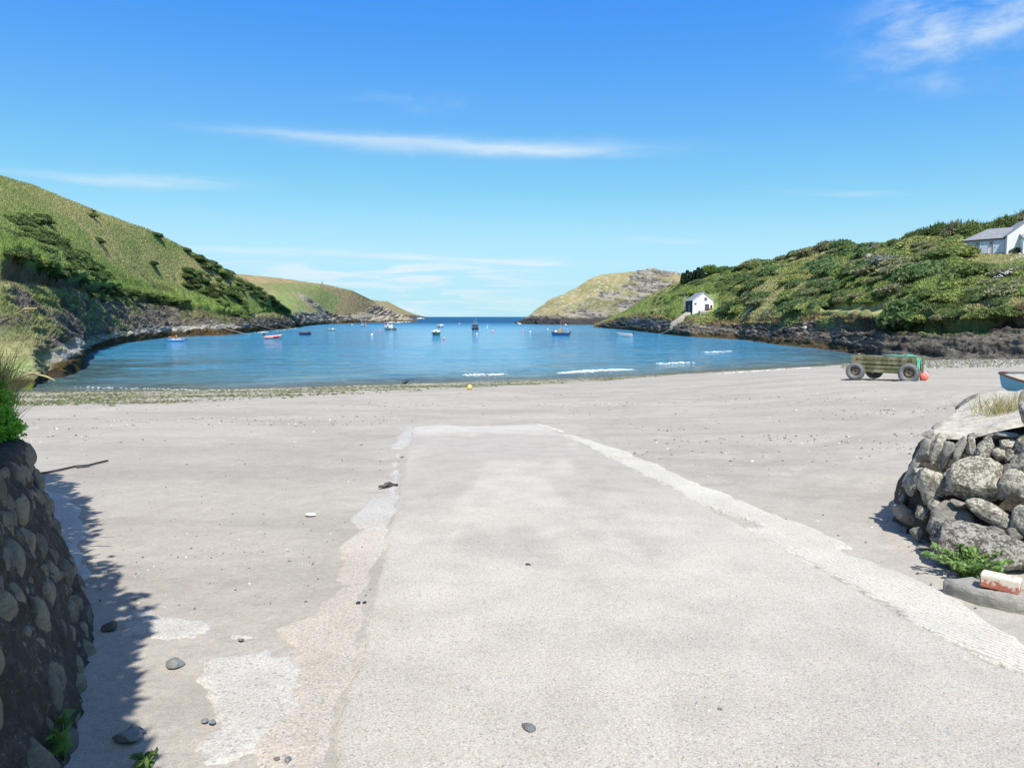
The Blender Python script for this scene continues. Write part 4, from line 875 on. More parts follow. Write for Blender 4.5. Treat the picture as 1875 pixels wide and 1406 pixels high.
# right-hand boulder wall
bpx = [1636, 1650, 1675, 1700, 1740, 1790, 1875, 2150, 2600]; bpy_ = [935, 962, 992, 1006, 1018, 1030, 1050, 1120, 1240]
bD = [hit(a, b)[1] for a, b in zip(bpx, bpy_)]; bD[0] = bD[1]+.75; bD[1] = bD[2]+.45
def faceD(a, b): return np.interp(a, bpx, bD)+(np.interp(a, bpx, bpy_)-b)*.0026
wall = empty('boulder_wall', label='dry wall of big lichen-spotted boulders with a pale cement top at the right of the slipway', cat='wall')
cp = np.concatenate([np.linspace(1640, 1880, 150), np.linspace(1890, 2600, 60)])
yb = np.interp(cp, bpx, bpy_)+4; yf = np.interp(cp, [1640, 1660, 1681, 1709, 1760, 1810, 1875, 2150], [938, 884, 836, 799, 799, 790, 776, 745]); yk = np.interp(cp, [1640, 1660, 1681, 1709, 1755, 1788, 1875, 2150], [936, 880, 832, 790, 748, 720, 712, 700])
Db = np.interp(cp, bpx, bD); Df = Db+(yb-yf)*.0026
rB = wl(cp, yb, Db); rB[:, 2] = gz(rB[:, 0], rB[:, 1])-.15
rF = wl(cp, yf, Df+.10); zt = rF[:, 2]
dk = np.array([pxdir(a, b) for a, b in zip(cp, yk)]); Dk = np.maximum((zt-5)/(dk[:, 2]/dk[:, 1]), Df+.15); rK = wl(cp, yk, Dk)
rBk = rK.copy(); rBk[:, 1] += .15; rBk[:, 2] = gz(rBk[:, 0], rBk[:, 1])-.2
P, V = loft([rB, rF], [50]); P[:, :, 1] += .20; P[:, :, 0] += .07
def rough(P, a, s):
    N = normals(P); n = a*fbm(P[..., 0]*s, P[..., 1]*s, P[..., 2]*s, 5); return P+N*n[..., None]
o = npmesh('wall_core', rough(P, .07, 5).reshape(-1, 3), gridfaces(*P.shape[:2])[:, ::-1], M['mortar'], parent=wall, smooth=True)
top, _ = loft([rF+[0, -.03, -.02], rF+[0, .05, .03], rK, rBk], [6, 60, 12]); o = npmesh('cement_top', rough(top, .035, 3.5).reshape(-1, 3), gridfaces(*top.shape[:2])[:, ::-1], M['cap'], parent=wall, smooth=True)
stones = [(1790, 879, 88, 78, 'boulder', 0, 3), (1705, 889, 52, 68, 'boulder', 0, 4), (1670, 887, 27, 40, 'boulder', 0, 5), (1731, 966, 88, 82, 'slate', .1, 6), (1814, 943, 84, 38, 'boulder', .5, 7), (1657, 944, 36, 64, 'slate', -.5, 8), (1687, 938, 24, 32, 'boulder', 0, 9), (1656, 974, 22, 26, 'slate', 0, 10), (1681, 977, 27, 28, 'slate', 0, 11), (1869, 956, 34, 58, 'boulder', 0, 12), (1858, 893, 50, 62, 'boulder', -.2, 13), (1871, 842, 34, 60, 'boulder', .3, 14),
 (1694, 828, 30, 66, 'slate', .35, 15), (1716, 820, 18, 60, 'boulder', .25, 16), (1734, 828, 22, 62, 'slate', .2, 17), (1754, 826, 20, 56, 'slate', .2, 18), (1775, 818, 18, 40, 'boulder', .1, 19), (1800, 822, 28, 44, 'boulder', .2, 20), (1829, 832, 22, 26, 'boulder', 0, 21), (1848, 834, 20, 22, 'boulder', 0, 22), (1684, 862, 28, 18, 'boulder', 0, 23), (1736, 866, 12, 20, 'boulder', .4, 24), (1748, 860, 10, 20, 'boulder', .5, 25), (1740, 892, 24, 34, 'boulder', 0, 26), (1654, 915, 22, 26, 'slate', 0, 27), (1712, 925, 26, 26, 'boulder', 0, 28), (1760, 925, 46, 22, 'slate', .1, 29), (1836, 905, 26, 26, 'slate', 0, 30), (1828, 975, 46, 26, 'slate', .1, 31), (1843, 866, 22, 30, 'slate', 0, 32), (1701, 795, 24, 14, 'slate', -.5, 33), (1716, 780, 26, 11, 'slate', -.6, 34), (1770, 738, 46, 9, 'slate', -.72, 35), (1782, 798, 22, 14, 'slate', 0, 36), (1815, 800, 34, 14, 'slate', 0, 37), (1848, 797, 44, 16, 'slate', 0, 38), (1852, 980, 30, 28, 'slate', 0, 39), (1722, 900, 16, 22, 'boulder', 0, 40), (1692, 905, 16, 18, 'slate', 0, 42), (1775, 985, 30, 24, 'slate', 0, 43), (1708, 1008, 52, 16, 'slate', 0, 41), (1846, 812, 40, 18, 'boulder', 0, 44), (1818, 853, 18, 14, 'boulder', 0, 45)]
rgw = np.random.default_rng(12); q_ = []
for k in range(900):
    a = rgw.uniform(1905, 2560); ybb = np.interp(a, bpx, bpy_); b = rgw.uniform(np.interp(a, [1875, 2150, 2600], [815, 790, 775]), ybb-15); s_ = rgw.uniform(34, 72)
    if all(math.hypot((a-u)/1.15, b-v) > (s_+t_)*.46 for u, v, t_ in q_): q_.append((a, b, s_))
    if len(q_) > 47: break
stones += [(a, b, s_*1.15, s_*rgw.uniform(.7, 1.), 'boulder' if k % 3 else 'slate', rgw.uniform(-.4, .4), 60+k) for k, (a, b, s_) in enumerate(q_)]
for (a, b, ww, hh, mt, tl, sd) in stones:
    dd = faceD(a, b) if b > 782 or a > 1800 else np.interp(a, [1700, 1716, 1770], [6.5, 6.9, 8.9])
    c = W(a, b, dd); k = dd/F; ry = .5*(ww*.5+hh*.5)*k*1.15
    rock('stone', tuple(c), (ww*.54*k, ry, hh*.56*k), M[mt], sd*7+1, wall, rz=-.15, tilt=tl, facets=13 if mt == 'slate' else 13, cut=(.42, .8) if mt == 'slate' else (.55, .9), rough=.17)
c = W(1884, 752, 5.7); rock('upright_stone', tuple(c), (.095, .10, .21), M['boulder'], 777, wall, facets=14, cut=(.45, .7))
# flaky rock, weeds, kerb piece and brick at the foot of that wall
c = hit(1835, 1055); rock('rock', (c[0], c[1]+.28, c[2]+.10), (.42, .26, .19), M['flaky'], 991, rz=-.25, tilt=.2, sub=5, facets=10, rough=.2); tag(bpy.data.objects['rock'], 'rough flaky grey and white rock behind the green weed and the brick', 'rock')
def leafyplant(name, c, h, spread, n, base, label, leafl=.05, seed=1, cat='plant', nst=14):
    rg = np.random.default_rng(seed); r = empty(name, c, label=label, cat=cat); mb = MB(); LP = []; LN = []
    for s in range(nst):
        a = rg.uniform(0, 6.28); q = spread*rg.uniform(.4, 1); hh = h*rg.uniform(.5, 1); pts = [Vector((0, 0, -.02)), Vector((math.cos(a)*q*.4, math.sin(a)*q*.4, hh*.6)), Vector((math.cos(a)*q, math.sin(a)*q, hh))]
        mb.tube(pts, [.004, .003, .002], 4)
        for k in range(n//nst):
            t = rg.uniform(.15, 1.); p = pts[0].lerp(pts[1], t*2) if t < .5 else pts[1].lerp(pts[2], t*2-1); d = rg.normal(size=3); d[2] = abs(d[2])*.5; d /= np.linalg.norm(d)
            LP.append(np.array(p)+d*leafl*.5); LN.append(np.cross(d, rg.normal(size=3)))
    LP = np.array(LP); LN = np.array(LN); LN /= np.linalg.norm(LN, axis=1, keepdims=True)
    V, Fq, C = leafcloud(LP, LN, np.full(len(LP), leafl), np.array(base)*(1+rg.uniform(-.3, .4, (len(LP), 1))), up=.25, aspect=1.7, flat=.8, rng=rg)
    V = V.reshape(-1, 4, 3); npmesh('leaves', V.reshape(-1, 3), Fq, M['leaf'], C, r); mb.build('stem', M['grnstem'], r); return r
M['grnstem'] = simple('green_stem', (.16, .20, .08), .6)
c = hit(1778, 1062); leafyplant('weed', (c[0], c[1]+.05, c[2]), .21, .30, 900, (.21, .33, .10), 'bushy green weed growing at the foot of the boulder wall beside the brick', .032, 3, 'weed', 36)
M['kerb'] = stonemat('grey_concrete', (.33, .315, .28), (.42, .40, .35), (.52, .51, .48), (.6, .68), 1.4, bmpd=.012)
c0 = hit(1772, 1092); c1 = hit(1830, 1118); c2 = hit(1905, 1130); kb = MB()
def arcblock(mb, pts, wdt, h, rnd=.02):
    n = len(pts); ring = []
    for i, p in enumerate(pts):
        t = (Vector(pts[min(i+1, n-1)])-Vector(pts[max(i-1, 0)])).normalized(); s = Vector((-t.y, t.x, 0)); z0 = float(gz(p[0], p[1]))-.02
        prof = [(-.5, 0), (-.5, h*.8), (-.42, h), (.42, h), (.5, h*.8), (.5, 0)]
        ring.append([(p[0]+s.x*a*wdt, p[1]+s.y*a*wdt, z0+b) for a, b in prof])
    m = 6; vs = [v for g in ring for v in g]; fs = [(i*m+k, i*m+(k+1) % m, (i+1)*m+(k+1) % m, (i+1)*m+k) for i in range(n-1) for k in range(m)]
    fs += [tuple(range(m))[::-1], tuple((n-1)*m+k for k in range(m))]; mb.add(vs, fs)
q0, q1, q2 = np.array(c0[:2])+[.0, .06], np.array(c1[:2])+[.01, .07], np.array(c2[:2])+[.03, .09]
pts = [((1-t)**2*q0+2*t*(1-t)*q1+t*t*q2) for t in np.linspace(0, 1, 14)]; arcblock(kb, [(p[0], p[1]+.04) for p in pts], .24, .12)
def roughen(o, a, s, cuts=3):
    bm = bmesh.new(); bm.from_mesh(o.data); bmesh.ops.triangulate(bm, faces=[f for f in bm.faces if len(f.verts) > 4]); bmesh.ops.subdivide_edges(bm, edges=bm.edges, cuts=cuts, use_grid_fill=True); bm.normal_update()
    co = np.array([v.co[:] for v in bm.verts]); d = a*fbm(co[:, 0]*s, co[:, 1]*s, co[:, 2]*s, 4)
    for v, k in zip(bm.verts, d): v.co += v.normal*k
    for f in bm.faces: f.smooth = True
    bm.to_mesh(o.data); bm.free(); return o
tag(roughen(kb.build('kerb_piece', M['kerb']), .010, 22), 'broken curved piece of grey concrete kerb lying on the sand under the brick', 'concrete block')
m, n, p = newmat('painted_brick'); co = coords(n); f = n.noise(co, 22, 5, .65); g = n.noise(co, 120, 3, .6); gm = n.new('ShaderNodeNewGeometry'); nz = n.new('ShaderNodeSeparateXYZ'); n.l.new(coords(n), nz.inputs[0])
pnt = n.ramp(n.m('ADD', f, n.m('MULTIPLY', nz.outputs[2], 3.2)), .44, .56); n.put(p.inputs['Base Color'], n.mix(pnt, n.mix(n.ramp(g, .3, .7), (.50, .17, .10), (.38, .12, .075)), (.66, .61, .50))); p.inputs['Roughness'].default_value = .9; bump(n, p, g, .7, .004)
bk_ = MB().box((0, 0, 0), (.215, .12, .085)).build('brick', m, bevel=.006)
c = hit(1842, 1092); c = c1; bk_.location = (c[0]+.085, c[1]+.125, float(gz(c[0], c[1]+.11))+.12+.028); bk_.rotation_euler = (.0, .03, -.72); tag(bk_, 'chipped red brick with flaking white paint resting on the broken kerb', 'brick')
# ------------------------------------------------------------------ left wall, its plants and the shade they cast
lw_ = empty('stone_wall', label='battered wall of rounded cobbles set in dark mortar standing in shade at the left edge', cat='wall')
B = [np.array([-.9, .3]), np.array([-1.35, 1.35]), hit(138, 1406)[:2], hit(160, 1290)[:2]*[1.0, 1], hit(183, 1150)[:2], np.array([-2.86, 4.62]), np.array([-3.6, 5.05]), np.array([-4.8, 5.3])]
Tn = [np.array([-.55, .2])]*5+[np.array([-.42, .10]), np.array([-.25, -.25]), np.array([-.0, -.45])]
Bs = []; Ts = []
for i in range(len(B)-1):
    for t in np.linspace(0, 1, 24, endpoint=(i == len(B)-2)): Bs.append(B[i]*(1-t)+B[i+1]*t); Ts.append(Tn[i]*(1-t)+Tn[i+1]*t)
Bs = smooth1(np.array(Bs), 6); Ts = smooth1(np.array(Ts), 6); zb = gz(Bs[:, 0], Bs[:, 1]); ztop = 4.20+0*zb
lo = np.c_[Bs, zb-.12]; hi = np.c_[Bs+Ts, ztop]; inn = np.c_[Bs+Ts*1.5+Ts/np.linalg.norm(Ts, axis=1, keepdims=True)*.25, ztop+.03]
inn2 = np.c_[Bs+Ts+Ts/np.linalg.norm(Ts, axis=1, keepdims=True)*1.6, ztop+.15]
P, V = loft([lo, hi, inn, inn2], [70, 12, 10]); N = normals(P)
P = P+N*(.045*fbm(P[..., 0]*4, P[..., 1]*4, P[..., 2]*4, 5)+.02*ridged(P[..., 0]*9, P[..., 1]*9, P[..., 2]*9, 3))[..., None]
npmesh('wall_core', P.reshape(-1, 3), gridfaces(*P.shape[:2])[:, ::-1], M['mortar'], parent=lw_, smooth=True)
rg = np.random.default_rng(17); pts = []; ns = len(Bs)
for k in range(9000):
    i = int(rg.integers(int(ns*.10), int(ns*.80))); t = rg.uniform(.04, .97); r = rg.uniform(.09, .15) if k < 300 else rg.uniform(.035, .10)
    c = lo[i]*(1-t)+hi[i]*t
    if all(np.linalg.norm(c-q[0]) > (r+q[1])*.82 for q in pts): pts.append((c, r, i))
    if len(pts) > 300: break
for k, (c, r, i) in enumerate(pts):
    t = Bs[min(i+1, ns-1)]-Bs[max(i-1, 0)]; ang = math.atan2(t[1], t[0]); nrm = np.array([t[1], -t[0]])/np.linalg.norm(t)
    s = rg.uniform(.75, 1.0); rock('stone', (c[0]-nrm[0]*r*.30, c[1]-nrm[1]*r*.30, c[2]), (r*rg.uniform(.8, 1.15)*s, r*.6, r*rg.uniform(.75, 1.2)), M['cobble'], 300+k, lw_, rz=ang, tilt=rg.uniform(-.7, .7), sub=4, facets=6, cut=(.6, .95), rough=.13)
# tall hedge on top of the wall; its edge is what shows at the left margin
rg = np.random.default_rng(23); hp = np.array([[-.75, -.6], [-1.02, .5], [-1.32, 1.0], [-1.70, 1.85], [-2.55, 2.85], [-3.84, 4.85], [-4.62, 5.85], [-5.35, 6.8], [-6.1, 7.5]]); n = 52000
seg = rg.choice(len(hp)-1, n); t = rg.random(n)[:, None]; xy = hp[seg]*(1-t)+hp[seg+1]*t; nr = np.array([-.82, -.57]); u = rg.random(n)
topz = 7.0+.3*fbm(xy[:, 0]*1.5, xy[:, 1]*1.5, 0, 3)+.12*fbm(xy[:, 0]*5, xy[:, 1]*5, 0, 2)
zz = 3.3+(topz-3.3)*rg.random(n)**.8; bulge = .22*fbm(xy[:, 0]*2, xy[:, 1]*2, zz*2, 3)
P = np.c_[xy+nr*(u*.9+bulge)[:, None], zz]; Nn = rg.normal(size=(n, 3)); Nn /= np.linalg.norm(Nn, axis=1, keepdims=True)
V, Fq, C = leafcloud(P, Nn, np.full(n, .085), np.array([.07, .13, .03])*(1+rg.uniform(-.35, .4, (n, 1))), aspect=1.8, rng=rg)
hedge = empty('hedge', (-3.4, 3.6, 0), label='tall leafy hedge on top of the shaded cobble wall at the left edge', cat='hedge')
ob = npmesh('foliage', V-np.array([-3.4, 3.6, 0]), Fq, M['leaf'], C, hedge)
# feathery green plant and grasses hanging over the far end of the wall
def feather(name, c, n, rad, col_, label, seed, leaf=.016, cat='plant'):
    rg = np.random.default_rng(seed); r = empty(name, c, label=label, cat=cat); LP = []; mb = MB()
    for s in range(n):
        d = rg.normal(size=3); d[2] = abs(d[2])*.8+.2; d /= np.linalg.norm(d); L_ = rg.uniform(.5, 1)*np.array(rad); e = d*L_; m_ = e*.6+[0, 0, .03]
        for q in range(26):
            t = .2+.8*q/25; p = (1-t)**2*np.zeros(3)+2*t*(1-t)*m_+t*t*e+[0, 0, -.04*t*t]; LP += [p+rg.normal(size=3)*.012, p+rg.normal(size=3)*.02]
        if s % 6 == 0: mb.tube([(0, 0, -.03), tuple(m_), tuple(e)], [.004, .003, .001], 4)
    LP = np.array(LP); nn = rg.normal(size=LP.shape); V, Fq, C = leafcloud(LP, nn/np.linalg.norm(nn, axis=1, keepdims=True), np.full(len(LP), leaf), np.array(col_)*(1+rg.uniform(-.3, .4, (len(LP), 1))), aspect=2.2, flat=.5, rng=rg)
    npmesh('leaves', V, Fq, M['leaf'], C, r); mb.build('stem', M['grnstem'], r); return r
c = W(-26, 800, 4.55); feather('fern', tuple(c), 420, (.22, .26, .28), (.20, .46, .05), 'bright feathery green plant spilling over the end of the shaded cobble wall', 5)
c = W(-34, 748, 4.95); feather('fern', tuple(c), 300, (.18, .26, .30), (.22, .44, .06), 'taller feathery green clump behind the one spilling over the cobble wall', 6, leaf=.018)
rg = np.random.default_rng(31); n = 5200
q = np.array([W(a, b, d) for a, b, d in zip(rg.uniform(-160, 22, n), rg.uniform(706, 790, n), rg.uniform(5.0, 6.0, n))]); q = q[rg.random(n) < np.clip((26-project(q)[0])/40, .05, 1)]
colg = np.where(rg.random((len(q), 1)) < .45, np.array([[.34, .29, .14]]), np.array([[.20, .27, .06]]))*(1+rg.uniform(-.25, .3, (len(q), 1)))
V, Fq, C = bladecloud(q, .24, .008, colg, .45, rg)
tag(npmesh('wall_grass', V, Fq, M['grass'], C), 'wispy yellow green grass growing behind the cobble wall at the left edge', 'grass', kind='stuff')
# sloping earth bank that carries it
bx = np.array([[-3.5, 5.0], [-5.3, 7.3]]); g = []
for t in np.linspace(0, 1, 10):
    for s in np.linspace(0, 1, 8): p = bx[0]*(1-t)+bx[1]*t+np.array([-.85, -.5])*s*1.8; g.append([p[0], p[1], gz(p[0], p[1])-.1+smoothstep(0, .35, s)*1.15])
tag(npmesh('earth_bank', np.array(g), gridfaces(10, 8), M['mortar'], smooth=True), kind='structure')
M['straw'] = simple('straw', (.50, .42, .24), .8)
for k, (pts, lb) in enumerate([([(-12, 715), (18, 700), (42, 688), (56, 684), (74, 683)], 'dry grass stalk with a pale seed head arching right in front of the weedy rocks'), ([(-12, 695), (30, 676), (62, 684), (86, 690), (101, 697)], 'longer drooping straw coloured grass stalk whose tip hangs over the water'), ([(-12, 602), (10, 588), (24, 582)], 'short dry grass stalk against the grassy foot of the left hill'), ([(-10, 585), (34, 573), (46, 566), (68, 565)], 'dry grass stalk with seed head pointing right against the left cliff')]):
    P3 = [tuple(W(a, b, 5.0)) for a, b in pts]; m_ = MB().tube(P3, [.0035]*(len(P3)-2)+[.009, .004], 5)
    tag(m_.build('grass_stalk', M['straw']), lb, 'grass')
# plank, strap and sandals on the sand
M['tar'] = simple('weathered_black_wood', (.075, .075, .08), .7, .2, 10)
a_, b_ = W(44, 838, 4.35), W(76, 908, 4.42); m_ = MB(); dv = Vector(b_)-Vector(a_); L_ = dv.length
Mx = dv.to_track_quat('Z', 'Y').to_matrix(); m_.box(tuple((a_+b_)/2), (.05, .02, L_), M=Mx)
tag(m_.build('plank', M['tar'], bevel=.003), 'narrow dark plank leaning on the far end of the cobble wall', 'plank')
pts = [hit(a, b, dz=.012) for a, b in [(62, 870), (90, 866), (115, 861), (140, 855), (165, 853), (180, 849), (197, 845)]]
m_ = MB(); vs = []; 
for k, p in enumerate(pts):
    wd = [.03, .035, .04, .05, .035, .04, .03][k]; vs += [(p[0], p[1]-wd, p[2]), (p[0], p[1]+wd, p[2]), (p[0], p[1]+wd, p[2]+.02), (p[0], p[1]-wd, p[2]+.035)]
fs = [(k*4+j, k*4+(j+1) % 4, k*4+4+(j+1) % 4, k*4+4+j) for k in range(len(pts)-1) for j in range(4)]+[(0, 1, 2, 3), tuple(len(vs)-4+j for j in range(4))[::-1]]
m_.add(vs, fs); tag(m_.build('strap', M['tar']), 'long black strip of webbing lying across the sand beside the cobble wall', 'strap')
M['sandal'] = simple('brown_rubber', (.22, .16, .16), .7, .2, 20); M['sole'] = simple('dark_sole', (.05, .04, .045), .7)
c = hit(711, 891); sd = empty('sandal', (c[0], c[1], c[2]+.005), R(28), label='lone brown sandal lying by the left edge of the slipway', cat='sandal')
def sole(z0, z1, s): 
    o = []; n = 26
    for z in (z0, z1):
        for k in range(n):
            t = 2*math.pi*k/n; x = .13*math.cos(t)*s; w_ = (.040+.010*math.cos(t)+.004*math.cos(2*t))*s; o.append((x, w_*math.sin(t), z))
    return o, [tuple(range(n))[::-1], tuple(range(n, 2*n))]+[(k, (k+1) % n, n+(k+1) % n, n+k) for k in range(n)]
m_ = MB(); m_.add(*sole(0, .018, 1)); m_.build('sole', M['sole'], sd); m_ = MB(); m_.add(*sole(.019, .024, .93)); m_.build('footbed', M['sandal'], sd)
m_ = MB()
for s in (-1, 1): m_.tube([(.07, 0, .02), (.03, s*.022, .045), (-.03, s*.042, .03), (-.04, s*.043, .015)], [.006, .008, .009, .007], 6)
m_.build('strap', M['sole'], sd)
# pebbles, shells and scraps lying on sand and concrete
M['bluest'] = stonemat('blue_grey_stone', (.17, .185, .19), (.28, .29, .285), (.42, .43, .41), (.58, .68), 3, bmpd=.008)
M['shell'] = simple('shell', (.72, .69, .60), .5, .1, 20); M['mussel'] = simple('mussel', (.03, .03, .045), .35, .2, 20)
for k, (a, b, w_, h_, mt, nm, lb) in enumerate([
    (322, 1220, 31, 24, 'bluest', 'stone', 'heart-shaped blue grey stone in sun beside the edge of the shade'), (236, 1356, 50, 28, 'bluest', 'stone', 'flat oval grey stone in the shade, the nearer of a touching pair'),
    (248, 1342, 44, 16, 'bluest', 'stone', 'dark blue stone partly behind the flat oval one in the shade'), (202, 1153, 28, 24, 'cobble', 'stone', 'pale pointed stone leaning at the corner of the cobble wall'),
    (568, 946, 20, 12, 'shell', 'shell', 'white scallop shell on the sand left of the slipway'), (967, 1037, 12, 7, 'mussel', 'mussel_shell', 'small black mussel shell alone in the middle of the slipway'),
    (968, 1338, 24, 26, 'bluest', 'pebble', 'shiny bluish pebble set in the slipway near the bottom of the picture'), (1318, 1303, 9, 8, 'bluest', 'pebble', 'tiny slate blue pebble right of the middle of the slipway'),
    (655, 1107, 10, 8, 'mussel', 'mussel_shell', 'black mussel shell beside the joint at the left edge of the slipway'), (668, 1106, 8, 7, 'mussel', 'mussel_shell', 'smaller mussel shell touching the joint line of the slipway'),
    (441, 1175, 14, 8, 'bluest', 'pebble', 'dark pebble on the sandy strip between two white concrete patches'), (375, 1324, 12, 9, 'bluest', 'pebble', 'dark blue pebble just left of the large white concrete patch'),
    (388, 1327, 12, 10, 'bluest', 'pebble', 'blue pebble on the left margin of the large white concrete patch'), (528, 1396, 14, 12, 'bluest', 'pebble', 'slate pebble at the bottom edge below the white concrete patch'),
    (507, 1394, 12, 8, 'sandal', 'pebble', 'reddish pebble at the bottom edge below the white concrete patch'), (860, 712, 8, 8, None, None, None)]):
    if not mt: continue
    c = hit(a, b, dz=.0); kk = np.linalg.norm(c-np.array(CAM))/F
    o = rock(nm, (c[0], c[1], c[2]+.012+w_*kk*.08), (w_*kk*.47, h_*kk*.62, min(w_, h_)*kk*.26), M[mt], 50+k, sub=4, facets=9, cut=(.5, .9), rough=.12, rz=.35*math.sin(k*2.3)); tag(o, lb, 'stone' if 'shell' not in nm else 'shell')
# loose scraps of weed and shell: too many to count
def scraps(name, px0, px1, py0, py1, n, s0, s1, cols, label, cat, seed, dens=None, thick=.25, lift=.004, base=-.01):
    rg = np.random.default_rng(seed); a = rg.uniform(px0, px1, n); b = rg.uniform(py0, py1, n); dx = (a-CX)/F; up = (CY-b)/F; dy = CP+up*SP; dzv = -SP+up*CP
    Dn = np.full(n, 10.)
    for _ in range(30): x_ = dx/dy*Dn; zg = gz(x_, Dn); Dn = .5*Dn+.5*np.clip((5-zg)/(-dzv/dy), .5, 120)
    x_ = dx/dy*Dn; c = np.stack([x_, Dn, gz(x_, Dn)+sand_detail(x_, Dn)], 1)
    if dens is not None: k = rg.random(n) < dens(c[:, 0], c[:, 1]); c = c[k]; n = len(c)
    s = rg.uniform(s0, s1, n)*(.7+.6*rg.random(n)); t = rg.uniform(0, 6.28, n); A_ = np.stack([np.cos(t), np.sin(t)], 1); Bv = np.stack([-np.sin(t), np.cos(t)], 1)*rg.uniform(.2, .6, (n, 1))
    v = np.zeros((n, 8, 3))
    for q_, (i_, j_) in enumerate([(-1, -.6), (1, -1), (.8, 1), (-.7, .7)]):
        xy_ = (A_*i_*rg.uniform(.6, 1.1, (n, 1))+Bv*j_*rg.uniform(.6, 1.1, (n, 1)))*s[:, None]*.5
        v[:, q_, :2] = c[:, :2]+xy_; v[:, q_, 2] = c[:, 2]+base; v[:, q_+4, :2] = c[:, :2]+xy_*.7; v[:, q_+4, 2] = c[:, 2]+lift+s*thick*rg.uniform(.3, 1, n)
    f = np.array([[4, 5, 6, 7], [0, 1, 5, 4], [1, 2, 6, 5], [2, 3, 7, 6], [3, 0, 4, 7]]); Fq = (np.arange(n)[:, None, None]*8+f[None]).reshape(-1, 4)
    cc_ = np.array(cols)[rg.choice(len(cols), n)]*(1+rg.uniform(-.2, .3, (n, 1)))
    return tag(npmesh(name, v.reshape(-1, 3), Fq, M['scrap'], np.repeat(cc_, 8, 0)), label, cat, kind='stuff')
m, n, p = newmat('beach_debris'); n.put(p.inputs['Base Color'], attr(n)); p.inputs['Roughness'].default_value = .8; M['scrap'] = m
dk_ = [[.07, .06, .045], [.10, .085, .06], [.14, .12, .09], [.05, .045, .035], [.16, .13, .09], [.12, .10, .07], [.09, .075, .05], [.55, .52, .45]]
insl = lambda x, y: (sdist(np.array(band_poly), x, y) < 0)*(sdist(np.array(slip_poly), x, y) < 0)*1.
scraps('beach_scraps', 40, 1800, 770, 1120, 2600, .008, .028, dk_, 'small dark scraps of dried weed and shell strewn over the dry sand', 'debris', 3, lambda x, y: insl(x, y)*(.18+.5*(fbm(x*.5, y*.5, 3, 3) > .15)))
scraps('beach_scraps', 40, 1800, 715, 860, 16000, .015, .075, dk_, 'dark drift weed fragments scattered above the strandline', 'debris', 4, lambda x, y: insl(x, y)*np.clip(smoothstep(9, 26, y), 0, 1)*(.03+.9*smoothstep(.12, .4, fbm(x*.22, y*.8, 5, 5))))
gw = [[.055, .085, .020], [.09, .12, .03], [.05, .055, .025], [.13, .13, .05], [.07, .06, .04], [.30, .28, .22]]
def sdens(x, y):
    d = shore(x)-y; wd = np.interp(x, [-30, -14, -6, 0, 8, 16], [22, 20, 15, 11, 7, 5])
    return np.clip((d > .5)*(d < wd*(1+.25*fbm(x*.2, y*.4, 8, 3)))*(.15+3.2*np.clip(fbm(x*.25, y*1.1, 21, 5)+.08, 0, 1)+.9*np.exp(-((d-1.8)/.9)**2)*(fbm(x*.5, 0*y, 3, 3) > -.1)), 0, 1)
scraps('strandline_weed', 30, 1560, 668, 762, 110000, .05, .20, gw, 'green and brown seaweed washed up in bands along the edge of the water', 'seaweed', 5, sdens, .22, .01)
scraps('shingle', 1540, 1960, 640, 700, 30000, .06, .22, [[.16, .155, .14], [.25, .24, .22], [.10, .10, .09], [.14, .17, .06], [.36, .35, .32]], 'shingle and weed below the dark rocks behind the wheeled timber box', 'shingle', 6, lambda x, y: np.clip((y > 47)*(.15+.85*smoothstep(50, 60, y+3*fbm(x*.2, y*.3, 3, 3))), 0, 1), .5, .02)
scraps('slip_gravel', 300, 1875, 1050, 1500, 2200, .004, .010, [[.2, .2, .22], [.3, .28, .26], [.12, .12, .13], [.45, .33, .22], [.6, .58, .55]], 'tiny loose grit on the slipway concrete', 'grit', 7, lambda x, y: (sdist(np.array(slip_poly), x, y) > .03)*.6, .3, .013, .010)
# weeds at the foot of the left wall
c = hit(118, 1400); leafyplant('weed', (c[0]-.02, c[1]+.02, c[2]), .20, .12, 50, (.10, .20, .05), 'single leafy weed in shade at the foot of the cobble wall', .04, 8, 'weed', 3)
c = hit(256, 1412); leafyplant('weed', (c[0], c[1]+.02, c[2]), .05, .06, 40, (.16, .26, .08), 'low weed poking in at the bottom edge of the picture', .03, 9, 'weed', 5)
c = W(1842, 758, 6.9); rgx = np.random.default_rng(4); q = c+rgx.normal(size=(420, 3))*[.13, .12, .015]; V, Fq, C = bladecloud(q, .16, .006, np.where(rgx.random((420, 1)) < .6, [[.50, .42, .22]], [[.28, .30, .10]]), .5, rgx)
tag(npmesh('dry_grass', V, Fq, M['grass'], C), 'tuft of dry yellow grass on the cement top of the boulder wall', 'grass', kind='stuff')

# ------------------------------------------------------------------ timber box on tyres
m, n, p = newmat('mossy_timber'); co = coords(n); oi = n.new('ShaderNodeObjectInfo').outputs['Random']
gr = n.noise(n.scale(co, (.5, .5, 14)), 3, 5, .6, .4); st = n.noise(n.scale(co, (1.2, 1.2, .7)), 2.2, 5, .65); f3 = n.noise(co, 25, 4, .7)
c_ = n.mix(gr, (.20, .175, .105), (.36, .32, .21)); c_ = n.mix(n.ramp(st, .42, .60, 0, .85), c_, (.115, .12, .045)); c_ = n.mix(n.ramp(n.noise(co, 1.1, 4, .6), .52, .62, 0, .8), c_, (.085, .13, .03)); c_ = n.mix(n.ramp(f3, .55, .75, 0, .6), c_, (.07, .05, .035))
n.put(p.inputs['Base Color'], c_); p.inputs['Roughness'].default_value = .85; bump(n, p, n.m('ADD', gr, f3), .8, .02); M['timber'] = m
